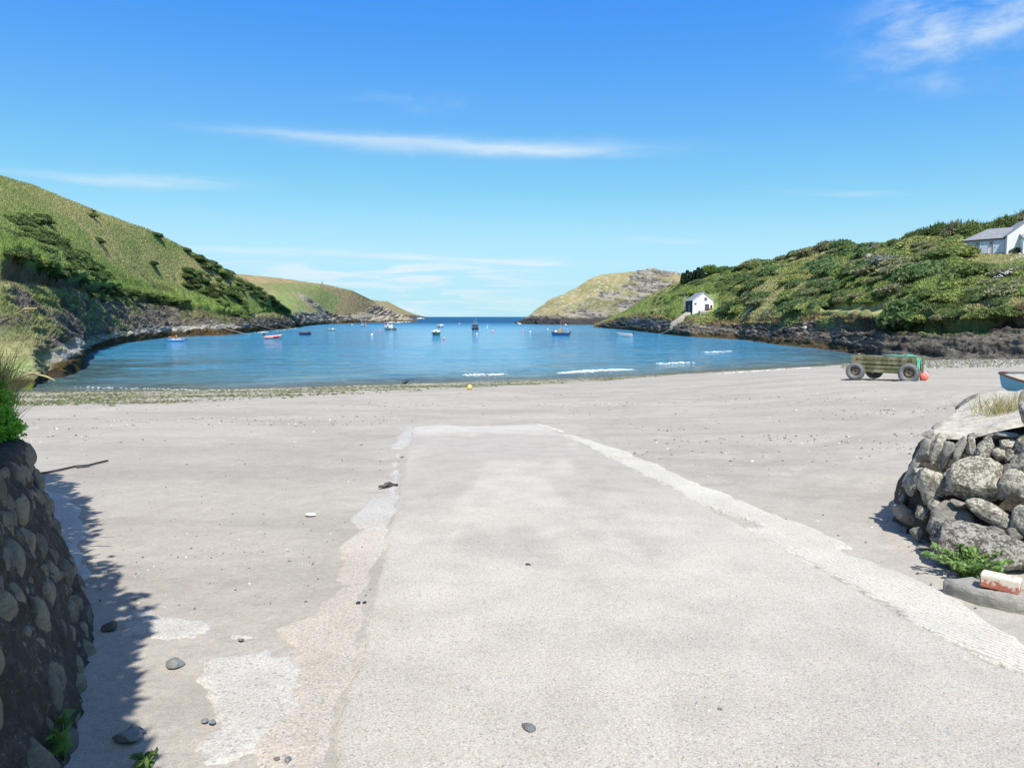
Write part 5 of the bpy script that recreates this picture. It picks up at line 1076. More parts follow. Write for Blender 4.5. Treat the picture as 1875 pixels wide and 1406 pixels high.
m, n, p = newmat('mossy_end'); co = coords(n); c_ = n.mix(n.ramp(n.noise(co, 2.5, 5, .65), .38, .66), (.24, .21, .13), (.08, .15, .03)); n.put(p.inputs['Base Color'], c_); p.inputs['Roughness'].default_value = .85; bump(n, p, n.noise(co, 30, 4, .7), .8, .02); M['mossend'] = m
M['rubber'] = simple('dusty_tyre', (.20, .20, .195), .85, .2, 12, bmp=.01, c2=(.13, .13, .13)); M['rust'] = simple('rusty_rim', (.14, .09, .06), .9, .3, 10, c2=(.30, .24, .16)); M['iron'] = simple('rusty_iron', (.10, .07, .055), .85, .2, 12)
ga = hit(1565, 697); gb = hit(1652, 699); kL = (ga[1]+gb[1])/2/F
base = (ga+gb)/2; vdir = base[:2]/np.linalg.norm(base[:2]); va = math.atan2(base[0], base[1]); rz = -(va+R(17))
Lc = 119*kL*math.cos(va)/math.cos(R(17)); Wc = 1.25; H0, H1 = .33*1.0, 45*kL; TR = 16.5*kL
ex = np.array([math.cos(rz), math.sin(rz)]); ey = np.array([-math.sin(rz), math.cos(rz)])
ctr = np.array(hit(1612, 697))[:2]+ey*(Wc/2+.15); cz = float(gz(*ctr))
cart = empty('timber_box', (ctr[0], ctr[1], cz), rz, label='long mossy timber box standing on old tyres on the sand near the water', cat='mooring box')
print('cart', base, 'L', Lc, 'TR', TR, 'H', H1)
Hb = H1-H0
def beam(x, y, z, dx, dy, dz, mt='timber', nm='beam'):
    o = MB().box((x, y, z), (dx, dy, dz)).build(nm, M[mt], cart, bevel=.02); return o
nb_ = 4; hb = Hb/nb_
for s in (-1, 1):
    for k in range(nb_): beam(.0, s*(Wc/2-.09), H0+hb*(k+.5), Lc-.22, .18-.02*(k % 2), hb-.025, nm='side_plank')
for s in (-1, 1):
    for k in range(nb_): beam(s*(Lc/2-.10), 0, H0+hb*(k+.5), .19, Wc-.40, hb-.025, 'mossend', 'end_plank')
    for t in (-1, 1): beam(s*(Lc/2-.07), t*(Wc/2-.06), H0+Hb/2, .17, .17, Hb+.02, 'mossend' if s > 0 else 'timber', 'corner_post')
for k in range(7): beam(0, -Wc/2+.3+k*(Wc-.6)/6, H1-.045+.004*(k % 2), Lc-.36, (Wc-.6)/6-.02, .05, nm='deck_plank')
m_ = MB(); rg = np.random.default_rng(3)
for x_ in np.linspace(-Lc/2+.25, Lc/2-.25, 7): m_.tube([(x_, -Wc/2-.02, H1-.12), (x_, -Wc/2+.02, H1-.12)], .03, 8)
m_.build('bolt_head', M['iron'], cart)
for (x_, s) in [(-Lc/2+.10, -1), (Lc/2-.62*kL*60/1.6, -1), (-Lc/2+.55, 1), (Lc/2-.55, 1)]:
    if s < 0: x_ = ((np.array(hit(1565, 697) if x_ < 0 else hit(1652, 699))[:2]-ctr)@ex)
    r_ = TR if s > 0 or x_ < 0 else TR*1.08
    o = empty('wheel'); o.parent = cart; o.location = (x_, s*(Wc/2+.12), r_-.02); bpy.context.view_layer.update()
    prof = []; tw = .13
    for t in np.linspace(0, 2*math.pi, 19): prof.append((r_*.77+math.cos(t)*r_*.23*(1 if math.cos(t) > 0 else 1.25), math.sin(t)*tw))
    Mx = Matrix.Rotation(R(90), 3, 'X'); ty = MB().lathe(prof, 36, M=Mx).build('tyre', M['rubber'], o, smooth=True)
    tr_ = MB()
    for k in range(40):
        a = 2*math.pi*k/40
        for yy in (-.055, 0, .055): tr_.box((math.cos(a)*r_*.995, yy, math.sin(a)*r_*.995), (.02, .045, r_*.09), M=Matrix.Rotation(-a, 3, 'Y'))
    tr_.build('tread', M['rubber'], o)
    MB().lathe([(r_*.5, -.07), (r_*.46, -.02), (r_*.40, .03), (r_*.17, .05), (r_*.13, .0), (0.001, 0)], 24, M=Mx).build('rim', M['rust'], o, smooth=True)
MB().tube([(-Lc/2+.3, -Wc/2, TR), (-Lc/2+.3, Wc/2, TR)], .04, 8).build('axle', M['iron'], cart); MB().tube([(Lc/2-.5, -Wc/2, TR), (Lc/2-.5, Wc/2, TR)], .04, 8).build('axle', M['iron'], cart)
# turquoise rope and red buoys
M['rope'] = simple('turquoise_rope', (.10, .52, .42), .7, .2, 30); M['redbuoy'] = simple('red_buoy', (.70, .09, .07), .4, .15, 6, c2=(.75, .25, .20)); M['pinkbuoy'] = simple('pink_buoy', (.80, .36, .33), .45, .12, 6); M['blue'] = simple('blue_cap', (.03, .05, .25), .4)
def cw(x, y, z): v = ex*x+ey*y; return (ctr[0]+v[0], ctr[1]+v[1], cz+z)
m_ = MB(); yf_ = -Wc/2
m_.tube([cw(-.02, yf_+.25, H1+.03), cw(.3, yf_+.12, H1+.06), cw(.8, yf_+.2, H1+.05), cw(1.2, yf_+.08, H1+.07), cw(Lc/2-.08, yf_+.15, H1+.06), cw(Lc/2+.05, yf_+.12, H1-.15), cw(Lc/2+.07, yf_+.10, H1-.7), cw(Lc/2+.1, yf_-.02, .35)], .034, 7)
m_.tube([cw(.1, yf_+.35, H1+.03), cw(.6, yf_+.3, H1+.05), cw(Lc/2-.12, yf_+.35, H1+.05), cw(Lc/2+.05, yf_+.32, H1-.12), cw(Lc/2+.09, yf_+.28, H1-.8), cw(Lc/2+.14, yf_+.05, .30), cw(Lc/2+.2, yf_-.1, .06), cw(Lc/2-.05, yf_-.2, .03)], .030, 7)
m_.tube([cw(.7, yf_+.05, H1+.03), cw(1.0, yf_+.22, H1+.10), cw(1.35, yf_+.05, H1+.05), cw(Lc/2-.2, yf_+.5, H1+.06), cw(Lc/2+.06, yf_+.55, H1-.1), cw(Lc/2+.05, yf_+.6, .5)], .030, 7)
tag(m_.build('rope', M['rope'], smooth=True), 'turquoise rope draped over the right end of the timber box on tyres', 'rope')
def buoy(name, c, r, mt, label, cat='buoy', collar=True, tilt=.5, group=None):
    o = empty(name, c, label=label, cat=cat, group=group); prof = [(r*math.sin(t), r*1.12*math.cos(t)) for t in np.linspace(0.02, math.pi-.02, 12)]; Mx = Matrix.Rotation(tilt, 3, 'Y')
    MB().lathe(prof, 18, M=Mx).build('float', M[mt], o, smooth=True)
    if collar: MB().lathe([(.001, r*1.35), (r*.22, r*1.33), (r*.28, r*1.05), (r*.30, r*.98)], 12, M=Mx).build('eye', M['blue'], o, smooth=True)
    return o
kk = np.linalg.norm(hit(1690, 697)-CAM)/F
c = hit(1690, 697); buoy('buoy', (c[0], c[1], c[2]+6*kk), 6.6*kk, 'redbuoy', 'bright red buoy resting on the sand against the end of the timber box', tilt=-.2)
c = hit(1697, 696); buoy('buoy', (c[0]+.05, c[1]+.25, c[2]+6*kk), 6.2*kk, 'pinkbuoy', 'faded pink buoy just right of the bright red one by the timber box', tilt=.6)

# ------------------------------------------------------------------ blue dinghy behind the boulder wall
def hull(mb, L, Wd, H, keel=.0, bow=.35, rake=.12, full=.55, ns=18, nr=9, t=.04, transom=.8):
    """open boat shell, bow towards +x, keel at z=keel"""
    st = []
    for i in range(ns+1):
        u = i/ns; x = -L/2+L*u; wd = Wd/2*(transom+(1-transom)*math.sin(min(u/.45, 1)*math.pi/2)) if u < .45 else Wd/2*max(1-((u-.45)/.55)**2.2, 0.0)**.9
        wd = max(wd, .012); sh = H*(1+bow*u**2.5); kz = keel+rake*H*max((u-.75)/.25, 0)**2*3
        st.append((x, wd, sh, kz))
    for (off, sgn) in ((0, 1), (t, -1)):
        vs = []; n = 2*nr+1
        for (x, wd, sh, kz) in st:
            wd2, sh2, kz2 = max(wd-off, .004), sh, kz+off
            for j in range(-nr, nr+1):
                a = abs(j)/nr; y = wd2*(a**full)*(1 if j > 0 else -1); z = kz2+(sh2-kz2)*a**2.2
                vs.append((x+rake*L*.5*max((x+L/2)/L-.7, 0)*a, y if j else 0, z))
        fs = [(i*n+j, i*n+j+1, (i+1)*n+j+1, (i+1)*n+j) for i in range(ns) for j in range(n-1)]
        fs = [f if sgn > 0 else f[::-1] for f in fs]; fs.append(tuple(range(n)) if sgn < 0 else tuple(range(n))[::-1]); mb.add(vs, fs)
    rim = [[], []]
    for (x, wd, sh, kz) in st:
        xx = x+rake*L*.5*max((x+L/2)/L-.7, 0)
        for s in (0, 1): rim[s].append((xx, wd*(1 if s else -1), sh))
    return rim, st
M['bluepaint'] = simple('sky_blue_paint', (.10, .36, .50), .4, .06, 5); M['brownwood'] = simple('brown_varnish', (.16, .07, .05), .45, .2, 14); M['white'] = simple('white_paint', (.78, .78, .75), .4, .06, 6); M['cream'] = simple('cream_paint', (.66, .62, .52), .5, .1, 6)
M['metal'] = simple('bright_metal', (.55, .55, .55), .3, .1, 10, metal=.8)
dk0 = hit(1835, 726); dn = empty('dinghy', label='sky blue rowing dinghy with brown gunwale half hidden behind the boulder wall', cat='boat')
kk = np.linalg.norm(dk0-CAM)/F; Ld = 3.2; rzd = R(180-52)
m_ = MB(); rim, st = hull(m_, Ld, 1.35, .50, bow=.34, rake=.16, full=.5); hl = m_.build('hull', M['bluepaint'], dn, smooth=True)
inn_ = MB(); r2, s2 = hull(inn_, Ld*.965, 1.24, .48, keel=.05, bow=.32, rake=.12, full=.5, t=.02); inn_.build('inner_lining', M['cream'], dn, smooth=True)
m_ = MB(); [m_.tube(r_, .035, 8) for r_ in rim]; m_.tube([rim[0][0], rim[1][0]], .035, 8); m_.build('gunwale', M['brownwood'], dn, smooth=True)
for x_, wd in ((-.9, 1.1), (.1, 1.22), (.85, .8)): MB().box((x_, 0, .36), (.24, wd, .03)).build('thwart', M['brownwood'], dn, bevel=.005)
m_ = MB(); [m_.tube([(.35, s*.62, .58), (.35, s*.62, .66)], .015, 6) for s in (-1, 1)]; [m_.tube([(.31, s*.62, .72), (.32, s*.62, .67), (.35, s*.62, .655), (.38, s*.62, .67), (.39, s*.62, .72)], .009, 6) for s in (-1, 1)]; m_.build('rowlock', M['metal'], dn)
bow = Matrix.Rotation(rzd, 3, 'Z') @ Vector((Ld/2*1.10, 0, 0)); tip = hit(1829, 727)
tip = W(1827, 684, tip[1]); dn.rotation_euler.z = rzd; dn.rotation_euler.x = R(-12); dn.location = (tip[0]-bow.x, tip[1]-bow.y, float(gz(tip[0]-bow.x, tip[1]-bow.y))-.03)
print('dinghy', dn.location[:], 'tip z', tip[2])

# ------------------------------------------------------------------ crow and yellow float at the water's edge
M['black'] = simple('black_feathers', (.012, .012, .016), .4)
c = hit(743, 707); kk = np.linalg.norm(c-CAM)/F; cr = empty('crow', tuple(c), R(15), label='black crow standing on the weed at the edge of the water', cat='bird')
me = bpy.data.meshes.new('body'); js = [((-.20, 0, .13), .022), ((-.08, 0, .17), .055), ((.02, 0, .20), .078), ((.10, 0, .25), .060), ((.15, 0, .30), .042), ((.19, 0, .325), .040), ((.235, 0, .32), .016), ((.275, 0, .31), .006), ((-.30, 0, .105), .014)]
bm = bmesh.new(); vs = [bm.verts.new(j[0]) for j in js]; [bm.edges.new((vs[i], vs[i+1])) for i in range(7)]; bm.edges.new((vs[0], vs[8])); bm.to_mesh(me); bm.free()
def skinned(name, joints, edges, mat, parent=None, sub=1, root=0):
    me = bpy.data.meshes.new(name); bm = bmesh.new(); ly = bm.verts.layers.skin.verify(); vs = [bm.verts.new(j[0]) for j in joints]; [bm.edges.new((vs[a], vs[b])) for a, b in edges]
    for v, j in zip(vs, joints): r_ = j[1]; v[ly].radius = (r_, r_) if not hasattr(r_, '__len__') else r_; v[ly].use_root = False
    vs[root][ly].use_root = True; bm.to_mesh(me); bm.free()
    o = bpy.data.objects.new(name, me); COL.objects.link(o); o.modifiers.new('skin', 'SKIN').use_smooth_shade = True; s = o.modifiers.new('sub', 'SUBSURF'); s.levels = sub; s.render_levels = sub
    dg = bpy.context.evaluated_depsgraph_get(); m2 = bpy.data.meshes.new_from_object(o.evaluated_get(dg)); o.modifiers.clear(); o.data = m2; m2.name = name
    m2.materials.clear(); m2.materials.append(mat)
    if parent: o.parent = parent
    return o
skinned('body', js, [(i, i+1) for i in range(7)]+[(0, 8)], M['black'], cr, 2, 2)
for s in (-1, 1): MB().tube([(.02, s*.03, .15), (.0, s*.03, .07), (.02, s*.03, .0)], .008, 5).build('leg', M['black'], cr); MB().tube([(-.01, s*.03, .005), (.06, s*.035, .005)], .007, 5).build('foot', M['black'], cr)
m_ = MB()
for s in (-1, 1): m_.tube([(.08, s*.07, .25), (-.05, s*.072, .205), (-.22, s*.03, .14)], [.02, .034, .008], 8)
m_.build('wing', M['black'], cr, smooth=True); cr.scale = (1.0, 1.1, 1.25)
M['yellow'] = simple('yellow_float', (.72, .55, .18), .5, .1, 8); c = hit(860, 714); buoy('float', (c[0], c[1], c[2]+.14), .15, 'yellow', 'pale yellow float lying on the strandline right of the crow', 'float', collar=False)

# ------------------------------------------------------------------ foam
m, n, p = newmat('foam'); co = coords(n); p.inputs['Base Color'].default_value = (.86, .88, .88, 1); p.inputs['Roughness'].default_value = .8
bump(n, p, n.noise(co, 6, 5, .7), 1, .05); M['foam'] = m
def foamstrip(name, pts, wd, n, seed, label, size=.16, h=.12):
    """a crumbling wave crest made of many small clots"""
    rg = np.random.default_rng(seed); W3 = np.array([hit(a, b, True) for a, b in pts]); t = rg.uniform(0, len(W3)-1.001, n); i = t.astype(int); f = (t-i)[:, None]; p_ = W3[i]*(1-f)+W3[i+1]*f
    e = np.sin(np.pi*t/(len(W3)-1))**.5; p_[:, 1] += rg.normal(size=n)*wd*e; p_[:, 0] += rg.normal(size=n)*.3; p_[:, 2] = np.maximum(gz(p_[:, 0], p_[:, 1])*1.0, 0)+.02+rg.random(n)*h*e
    v, f_ = ico(1); sc = size*.62*rg.uniform(.25, 1.2, (n, 1, 1))*np.array([1.9, .7, .35]); V = (v[None]*sc+p_[:, None]).reshape(-1, 3); Fq = (f_[None]+np.arange(n)[:, None, None]*len(v)).reshape(-1, 3)
    return tag(npmesh(name, V, Fq, M['foam'], smooth=True), label, 'foam', kind='stuff')
foamstrip('breaking_wave', [(1035, 684.5), (1070, 683.5), (1110, 681.5), (1156, 678.5)], .40, 1000, 1, 'long white breaking crest right of the middle of the shore', .15, .22)
foamstrip('breaking_wave', [(852, 688), (875, 688.5), (900, 688), (918, 686)], .35, 150, 2, 'short broken white crest in the middle of the shore', .12, .16)
foamstrip('breaking_wave', [(1210, 667), (1235, 665.5), (1258, 664), (1278, 661)], .8, 130, 3, 'white ripple left of the bright patch of water near the right shore', .15, .08)
foamstrip('breaking_wave', [(1285, 646), (1310, 645), (1335, 643)], .8, 45, 4, 'thin white streak on the water off the right shore', .18, .06)
foamstrip('swash_foam', [(110, 707), (200, 711), (330, 714), (420, 715), (520, 713)], .22, 200, 5, 'thin line of froth where the water meets the sand on the left', .07, .03)
foamstrip('swash_foam', [(1320, 685), (1390, 680), (1450, 676), (1490, 673)], .3, 120, 6, 'thin line of froth where the water meets the sand on the right', .10, .03)
foamstrip('surf', [(706, 591.5), (730, 591), (757, 590)], 2.2, 70, 7, 'white surf breaking at the tip of the left headland', .9, .8)
foamstrip('surf', [(764, 583.8), (776, 583.8)], 5, 25, 8, 'white surf breaking off the farthest point', 3.0, 2.5)
foamstrip('surf', [(944, 593), (953, 593.5)], 2, 18, 9, 'white surf breaking at the tip of the right headland', .9, .9)
foamstrip('surf', [(1566, 645), (1580, 648), (1592, 650)], .6, 200, 10, 'white water washing over rocks left behind the timber box', .25, .15)
foamstrip('surf', [(470, 609), (490, 608), (520, 604.5), (545, 601)], 1.0, 45, 11, 'little white splashes along the rocks of the left shore', .3, .2)
# ------------------------------------------------------------------ boats on the water
def bmat(name, c, rough=.4): M[name] = simple(name, c, rough, .06, 4)
bmat('hull_red', (.42, .04, .05)); bmat('hull_navy', (.03, .05, .13)); bmat('hull_teal', (.05, .38, .40)); bmat('hull_blue', (.04, .14, .38)); bmat('pink_tube', (.72, .34, .33), .5); bmat('dark', (.03, .03, .035)); bmat('orange', (.80, .22, .06), .6); bmat('skin', (.58, .36, .27), .6); bmat('tan_wood', (.50, .33, .18), .6); bmat('yellow_buoy', (.75, .62, .15)); bmat('glass', (.06, .09, .12), .1); bmat('grey_fender', (.35, .35, .36)); bmat('tarp_blue', (.05, .20, .55), .6); bmat('purple_buoy', (.55, .25, .50)); bmat('orange_buoy', (.80, .30, .15)); bmat('bright_blue', (.06, .25, .70), .5)
def outboard(parent, x, z=.4, s=1.):
    ob = empty('outboard'); ob.parent = parent; ob.location = (x, 0, z)
    MB().box((0, 0, .30*s), (.34*s, .30*s, .34*s)).build('cowling', M['dark'], ob, bevel=.06*s)
    MB().box((-.02, 0, -.1*s), (.12*s, .10*s, .6*s)).build('leg', M['grey_fender'], ob, bevel=.02); return ob
def boat(px, py, rzdeg, L, Wd, H, hm, label, inner='white', ob=True, cabin=None, mast=None, rim_m='white', bow=.3, extras=None, name='motorboat'):
    c = hit(px, py, True); r = empty(name, (c[0], c[1], 0.0), label=label, cat='boat')
    va = math.atan2(c[0], c[1]); r.rotation_euler.z = R(rzdeg)-va; r.scale = (1.12,)*3
    m_ = MB(); rim, st = hull(m_, L, Wd, H, keel=-.22, bow=bow, rake=.14, full=.45, ns=12, nr=6); m_.build('hull', M[hm], r, smooth=True)
    m_ = MB(); hull(m_, L*.95, Wd*.90, H*.97, keel=.02, bow=bow*.9, rake=.1, full=.45, ns=12, nr=6, t=.02); m_.build('inner_deck', M[inner], r, smooth=True)
    m_ = MB(); [m_.tube(q, .045, 6) for q in rim]; m_.tube([rim[0][0], rim[1][0]], .045, 6); m_.build('gunwale', M[rim_m], r, smooth=True)
    MB().box((-L*.12, 0, H*.62), (.25, Wd*.8, .04)).build('thwart', M[inner], r)
    if ob: outboard(r, -L/2-.12, H*.75)
    if cabin:
        cx, cl, cw_, ch, cm = cabin; z0 = H*.8
        cb = empty('cabin'); cb.parent = r; cb.location = (cx*L, 0, z0)
        m_ = MB(); vs = []
        for z, k in ((0, 1.), (ch*.5, .97), (ch, .86)):
            for x, y in ((-1, -1), (1*.9, -1), (1*.9, 1), (-1, 1)): vs.append((x*cl/2*k, y*cw_/2*k, z))
        m_.add(vs, [(0, 1, 5, 4), (1, 2, 6, 5), (2, 3, 7, 6), (3, 0, 4, 7), (4, 5, 9, 8), (5, 6, 10, 9), (6, 7, 11, 10), (7, 4, 8, 11), (8, 9, 10, 11)]); m_.build('cabin_wall', M[cm], cb, bevel=.03)
        MB().box((0, 0, ch+.04), (cl*1.02, cw_*.98, .07)).build('cabin_roof', M['white'], cb, bevel=.02)
        for y in (-1, 1): MB().box((0, y*(cw_*.462), ch*.70), (cl*.62, .03, ch*.30)).build('cabin_window', M['glass'], cb)
        for x in (-1, 1): MB().box((x*cl*.455-.02, 0, ch*.70), (.05, cw_*.66, ch*.30)).build('cabin_window', M['glass'], cb)
    if mast:
        for (x, y, h, t) in mast: MB().tube([(x*L, y*Wd, H*.5), (x*L, y*Wd, h)], [.05*t, .025*t], 6).build('mast', M['white'], r)
    if extras: extras(r, L, Wd, H)
    return r
# inflatable with outboard (bow right)
c = hit(500, 620, True); rb = empty('inflatable_boat', (c[0], c[1], 0), label='pink and red inflatable boat with black outboard moored off the left rocks', cat='boat'); rb.rotation_euler.z = R(6)+math.atan2(-c[0], c[1])*1; rb.scale.z = 1.3
for s in (-1, 1): MB().tube([(-2.0, s*.72, .26), (-.2, s*.74, .28), (.9, s*.66, .34), (1.6, s*.38, .46), (1.95, 0, .55)], [.20, .27, .27, .24, .18], 12).build('side_tube', M['pink_tube'], rb, smooth=True)
for s in (-1, 1): MB().tube([(-.1, s*.86, .30), (.9, s*.80, .33), (1.4, s*.56, .40)], [.17, .185, .14], 8).build('red_panel', M['hull_red'], rb, smooth=True)
MB().box((-.4, 0, .12), (3.0, 1.2, .10)).build('floor', M['grey_fender'], rb); MB().box((-1.85, 0, .30), (.08, 1.2, .42)).build('transom', M['grey_fender'], rb); outboard(rb, -1.95, .38, 1.25)
boat(557, 614, 222, 3.0, 1.9, .62, 'hull_navy', 'small dinghy with red gunwale and navy hull moored right of the pink inflatable', inner='hull_red', rim_m='hull_red')
boat(608, 606, 80, 3.6, 1.9, .60, 'white', 'small white open boat seen from its stern, nearest to the left headland rocks', inner='white')
boat(644, 597, 75, 3.4, 1.8, .60, 'white', 'tiny white open boat far out under the left headland', inner='white', ob=True)
boat(666, 598, 100, 4.4, 2.3, .70, 'white', 'white fishing boat with two thin masts far out under the left headland', inner='grey_fender', mast=[(-.2, -.25, 3.2, 1), (.2, .1, 3.2, 1), (-.1, .45, 2.6, .8)])
def ex_cab(r, L, Wd, H):
    for x, y, mt in ((-.1, -.52, 'yellow_buoy'), (-.35, -.5, 'orange_buoy')): MB().lathe([(.22*math.sin(t), .28*math.cos(t)) for t in np.linspace(.02, 3.1, 8)], 10, c=(x*L, y*Wd, .45)).build('fender', M[mt], r, smooth=True)
    MB().box((-.15*L, .35*Wd, 1.25), (.8, .5, .5)).build('covered_gear', M['tarp_blue'], r, bevel=.15)
    m_ = MB(); m_.tube([(-.45*L, -.4*Wd, .5), (-.45*L, -.4*Wd, 1.5), (-.45*L, .4*Wd, 1.5), (-.45*L, .4*Wd, .5)], .03, 5); m_.build('stern_rail', M['metal'], r)
boat(713, 604.5, 118, 6.2, 2.7, .85, 'cream', 'white cabin cruiser with yellow fender, the largest boat, anchored off the left headland', cabin=(.10, 2.3, 1.9, 1.75, 'white'), mast=[(.12, .2, 3.6, .8)], extras=ex_cab)
boat(799, 613.5, 88, 5.2, 2.3, .80, 'hull_teal', 'white topped motorboat with teal hull seen from its stern', inner='white', bow=.75, extras=lambda r, L, Wd, H: MB().box((L*.22, 0, H*1.05), (L*.35, Wd*.7, .16)).build('foredeck', M['white'], r, bevel=.06))
boat(807, 600, 80, 5.0, 2.6, .85, 'white', 'all white motorboat just behind and above the teal hulled one', inner='white', bow=.6)
def ex_con(r, L, Wd, H):
    m_ = MB(); [m_.tube([(.05*L, s*.32*Wd, H), (.02*L, s*.30*Wd, 2.1)], .04, 5) for s in (-1, 1)]; m_.build('canopy_frame', M['metal'], r)
    o = outboard(r, -L/2-.1, .55, 1.1); o.location.y = .35; o = outboard(r, -L/2-.1, .55, 1.1); o.location.y = -.35
boat(870, 604, 92, 6.0, 2.7, .85, 'hull_navy', 'dark blue hulled motor cruiser with white roof and tall aerial moored in mid bay', cabin=(.08, 2.0, 2.1, 1.35, 'hull_navy'), mast=[(.02, -.12, 4.6, .7), (.0, .15, 3.4, .6)], extras=ex_con, ob=False)
def ex_fish(r, L, Wd, H):
    MB().box((.05*L, 0, 1.1), (.9, 1.1, 1.0)).build('wheelhouse', M['tan_wood'], r, bevel=.08); MB().box((.28*L, 0, .95), (.6, .7, .6)).build('winch_box', M['white'], r, bevel=.08)
    MB().tube([(.0, 0, 2.0), (-.3*L, 0, 1.5)], .04, 5).build('boom', M['tan_wood'], r); MB().tube([(-.4*L, .3, .6), (-.4*L, .3, 1.8)], .035, 5).build('mast', M['white'], r)
fb = boat(1027, 614.5, 172, 4.2, 1.8, .62, 'hull_blue', 'blue and white fishing boat with one tan mast moored towards the right headland', inner='dark', mast=None, rim_m='dark', extras=ex_fish, name='fishing_boat')
MB().tube([(.0, 0, .5), (0, 0, 3.6)], [.07, .035], 6).build('mast', M['tan_wood'], fb)
boat(1144, 616.5, 163, 3.8, 1.6, .62, 'white', 'white open dinghy with black outboard moored off the right shore', inner='cream', bow=.35, name='rowing_dinghy')
# person in an inflatable kayak
def person(name, loc, rz, pose, top, legs, label, hat=None, s=1., hair='dark'):
    r = empty(name, loc, rz, label=label, cat='person')
    if pose == 'stand':
        J = [((0, 0, .95), .13), ((0, 0, 1.15), .13), ((0, 0, 1.38), .16), ((0, 0, 1.50), .06), ((.0, 0, 1.60), .085), ((0, 0, 1.70), .085)]; Ed = [(0, 1), (1, 2), (2, 3), (3, 4), (4, 5)]
        for q in (-1, 1):
            b = len(J); J += [((0, q*.10, .88), .09), ((.04*q, q*.10, .48), .06), ((.14*q, q*.10, .06), .045), ((.14*q+.13, q*.11, .03), .035)]; Ed += [(0, b), (b, b+1), (b+1, b+2), (b+2, b+3)]
            b = len(J); J += [((0, q*.21, 1.40), .055), ((-.03*q, q*.27, 1.12), .042), ((.06-.05*q, q*.26, .88), .032), ((.09-.05*q, q*.26, .79), .035)]; Ed += [(2, b), (b, b+1), (b+1, b+2), (b+2, b+3)]
        z0 = .95; hz = 1.66
    else:
        J = [((0, 0, .12), .15), ((-.03, 0, .32), .14), ((-.04, 0, .55), .16), ((0, 0, .67), .06), ((.02, 0, .77), .085), ((.02, 0, .87), .085)]; Ed = [(0, 1), (1, 2), (2, 3), (3, 4), (4, 5)]
        for q in (-1, 1):
            b = len(J); J += [((.12, q*.10, .12), .09), ((.45, q*.14, .32), .065), ((.80, q*.12, .10), .05), ((.92, q*.12, .14), .04)]; Ed += [(0, b), (b, b+1), (b+1, b+2), (b+2, b+3)]
            b = len(J); J += [((-.02, q*.22, .56), .058), ((.12, q*.30, .36), .045), ((.34, q*.30, .42), .034), ((.41, q*.30, .44), .036)]; Ed += [(2, b), (b, b+1), (b+1, b+2), (b+2, b+3)]
        z0 = .12; hz = .83
    skinned('body', J, Ed, M['skin'], r, 1, 0)
    k = 1.16; Jt = [(J[i][0], J[i][1]*k+.012) for i in (0, 1, 2)]; nb0 = 6
    Jt += [(J[10][0], J[10][1]*1.25), (J[11][0], J[11][1]*1.25), (J[18][0], J[18][1]*1.25), (J[19][0], J[19][1]*1.25)]
    skinned('shirt', Jt, [(0, 1), (1, 2), (2, 3), (3, 4), (2, 5), (5, 6)], M[top], r, 1, 1)
    Jl = [(J[0][0], J[0][1]*1.15), (J[6][0], J[6][1]*1.2), (J[7][0], J[7][1]*1.3), (J[14][0], J[14][1]*1.2), (J[15][0], J[15][1]*1.3)]
    skinned('trousers', Jl, [(0, 1), (1, 2), (0, 3), (3, 4)], M[legs], r, 1, 0)
    hx = J[5][0]; MB().lathe([(.001, .11), (.07, .095), (.10, .04), (.105, -.01), (.095, -.05)], 12, c=(hx[0]-.012, 0, hx[2]-.01)).build('hat' if hat else 'hair', M[hat or hair], r, smooth=True)
    return r
c = hit(323, 625, True); kz = empty('inflatable_kayak', (c[0], c[1], 0), R(0)+math.atan2(-c[0], c[1]), label='blue and white inflatable kayak afloat close to the left shore', cat='kayak')
for s in (-1, 1): MB().tube([(-1.75, 0, .34), (-1.3, s*.30, .22), (0, s*.42, .18), (1.3, s*.30, .22), (1.75, 0, .36)], [.10, .18, .20, .18, .10], 10).build('side_tube', M['bright_blue'], kz, smooth=True)
MB().tube([(-.9, 0, .40), (-.2, 0, .34), (.9, 0, .44)], [.12, .16, .12], 8).build('deck', M['white'], kz, smooth=True)
for s in (-1, 1): MB().lathe([(.001, .14), (.10, .10), (.14, 0), (.10, -.10), (.001, -.14)], 10, c=(s*1.82, 0, .30)).build('end_cap', M['dark'], kz, smooth=True)
kp = person('person', (c[0]+.0, c[1]+.05, .30), math.atan2(-c[0], c[1])+R(165), 'sit', 'orange', 'dark', 'person in an orange life jacket sitting in the blue inflatable kayak', hat='cream')
pdl = MB().tube([(-1.1, -.3, .9), (1.2, -.3, .62)], .025, 6); pdl.box((-1.2, -.3, .91), (.4, .03, .16)); pdl.box((1.3, -.3, .61), (.4, .03, .16)); o = pdl.build('paddle', M['orange']); o.location = (c[0], c[1], 0); o.rotation_euler.z = math.atan2(-c[0], c[1]); tag(o, 'paddle held across the blue inflatable kayak', 'paddle')
p = LA.at(243, 552); person('person', (p[0], p[1]-.3, p[2]+.05), R(-30), 'stand', 'hull_red', 'pink_tube', 'walker in red with a white hat on the coast path below the left hill', hat='white')
p = LB.at(541, 566); person('person', (p[0], p[1]-1.0, p[2]+.4), R(10), 'stand', 'pink_tube', 'pink_tube', 'person in pale pink clothes on the far coast path under the left headland', hat='white')
p = LB.at(587, 521); tag(MB().tube([(p[0], p[1], p[2]-.5), (p[0], p[1], p[2]+2.6)], [.28, .22], 6).build('marker_post', M['dark']), 'small dark marker post on the skyline of the left headland', 'post')
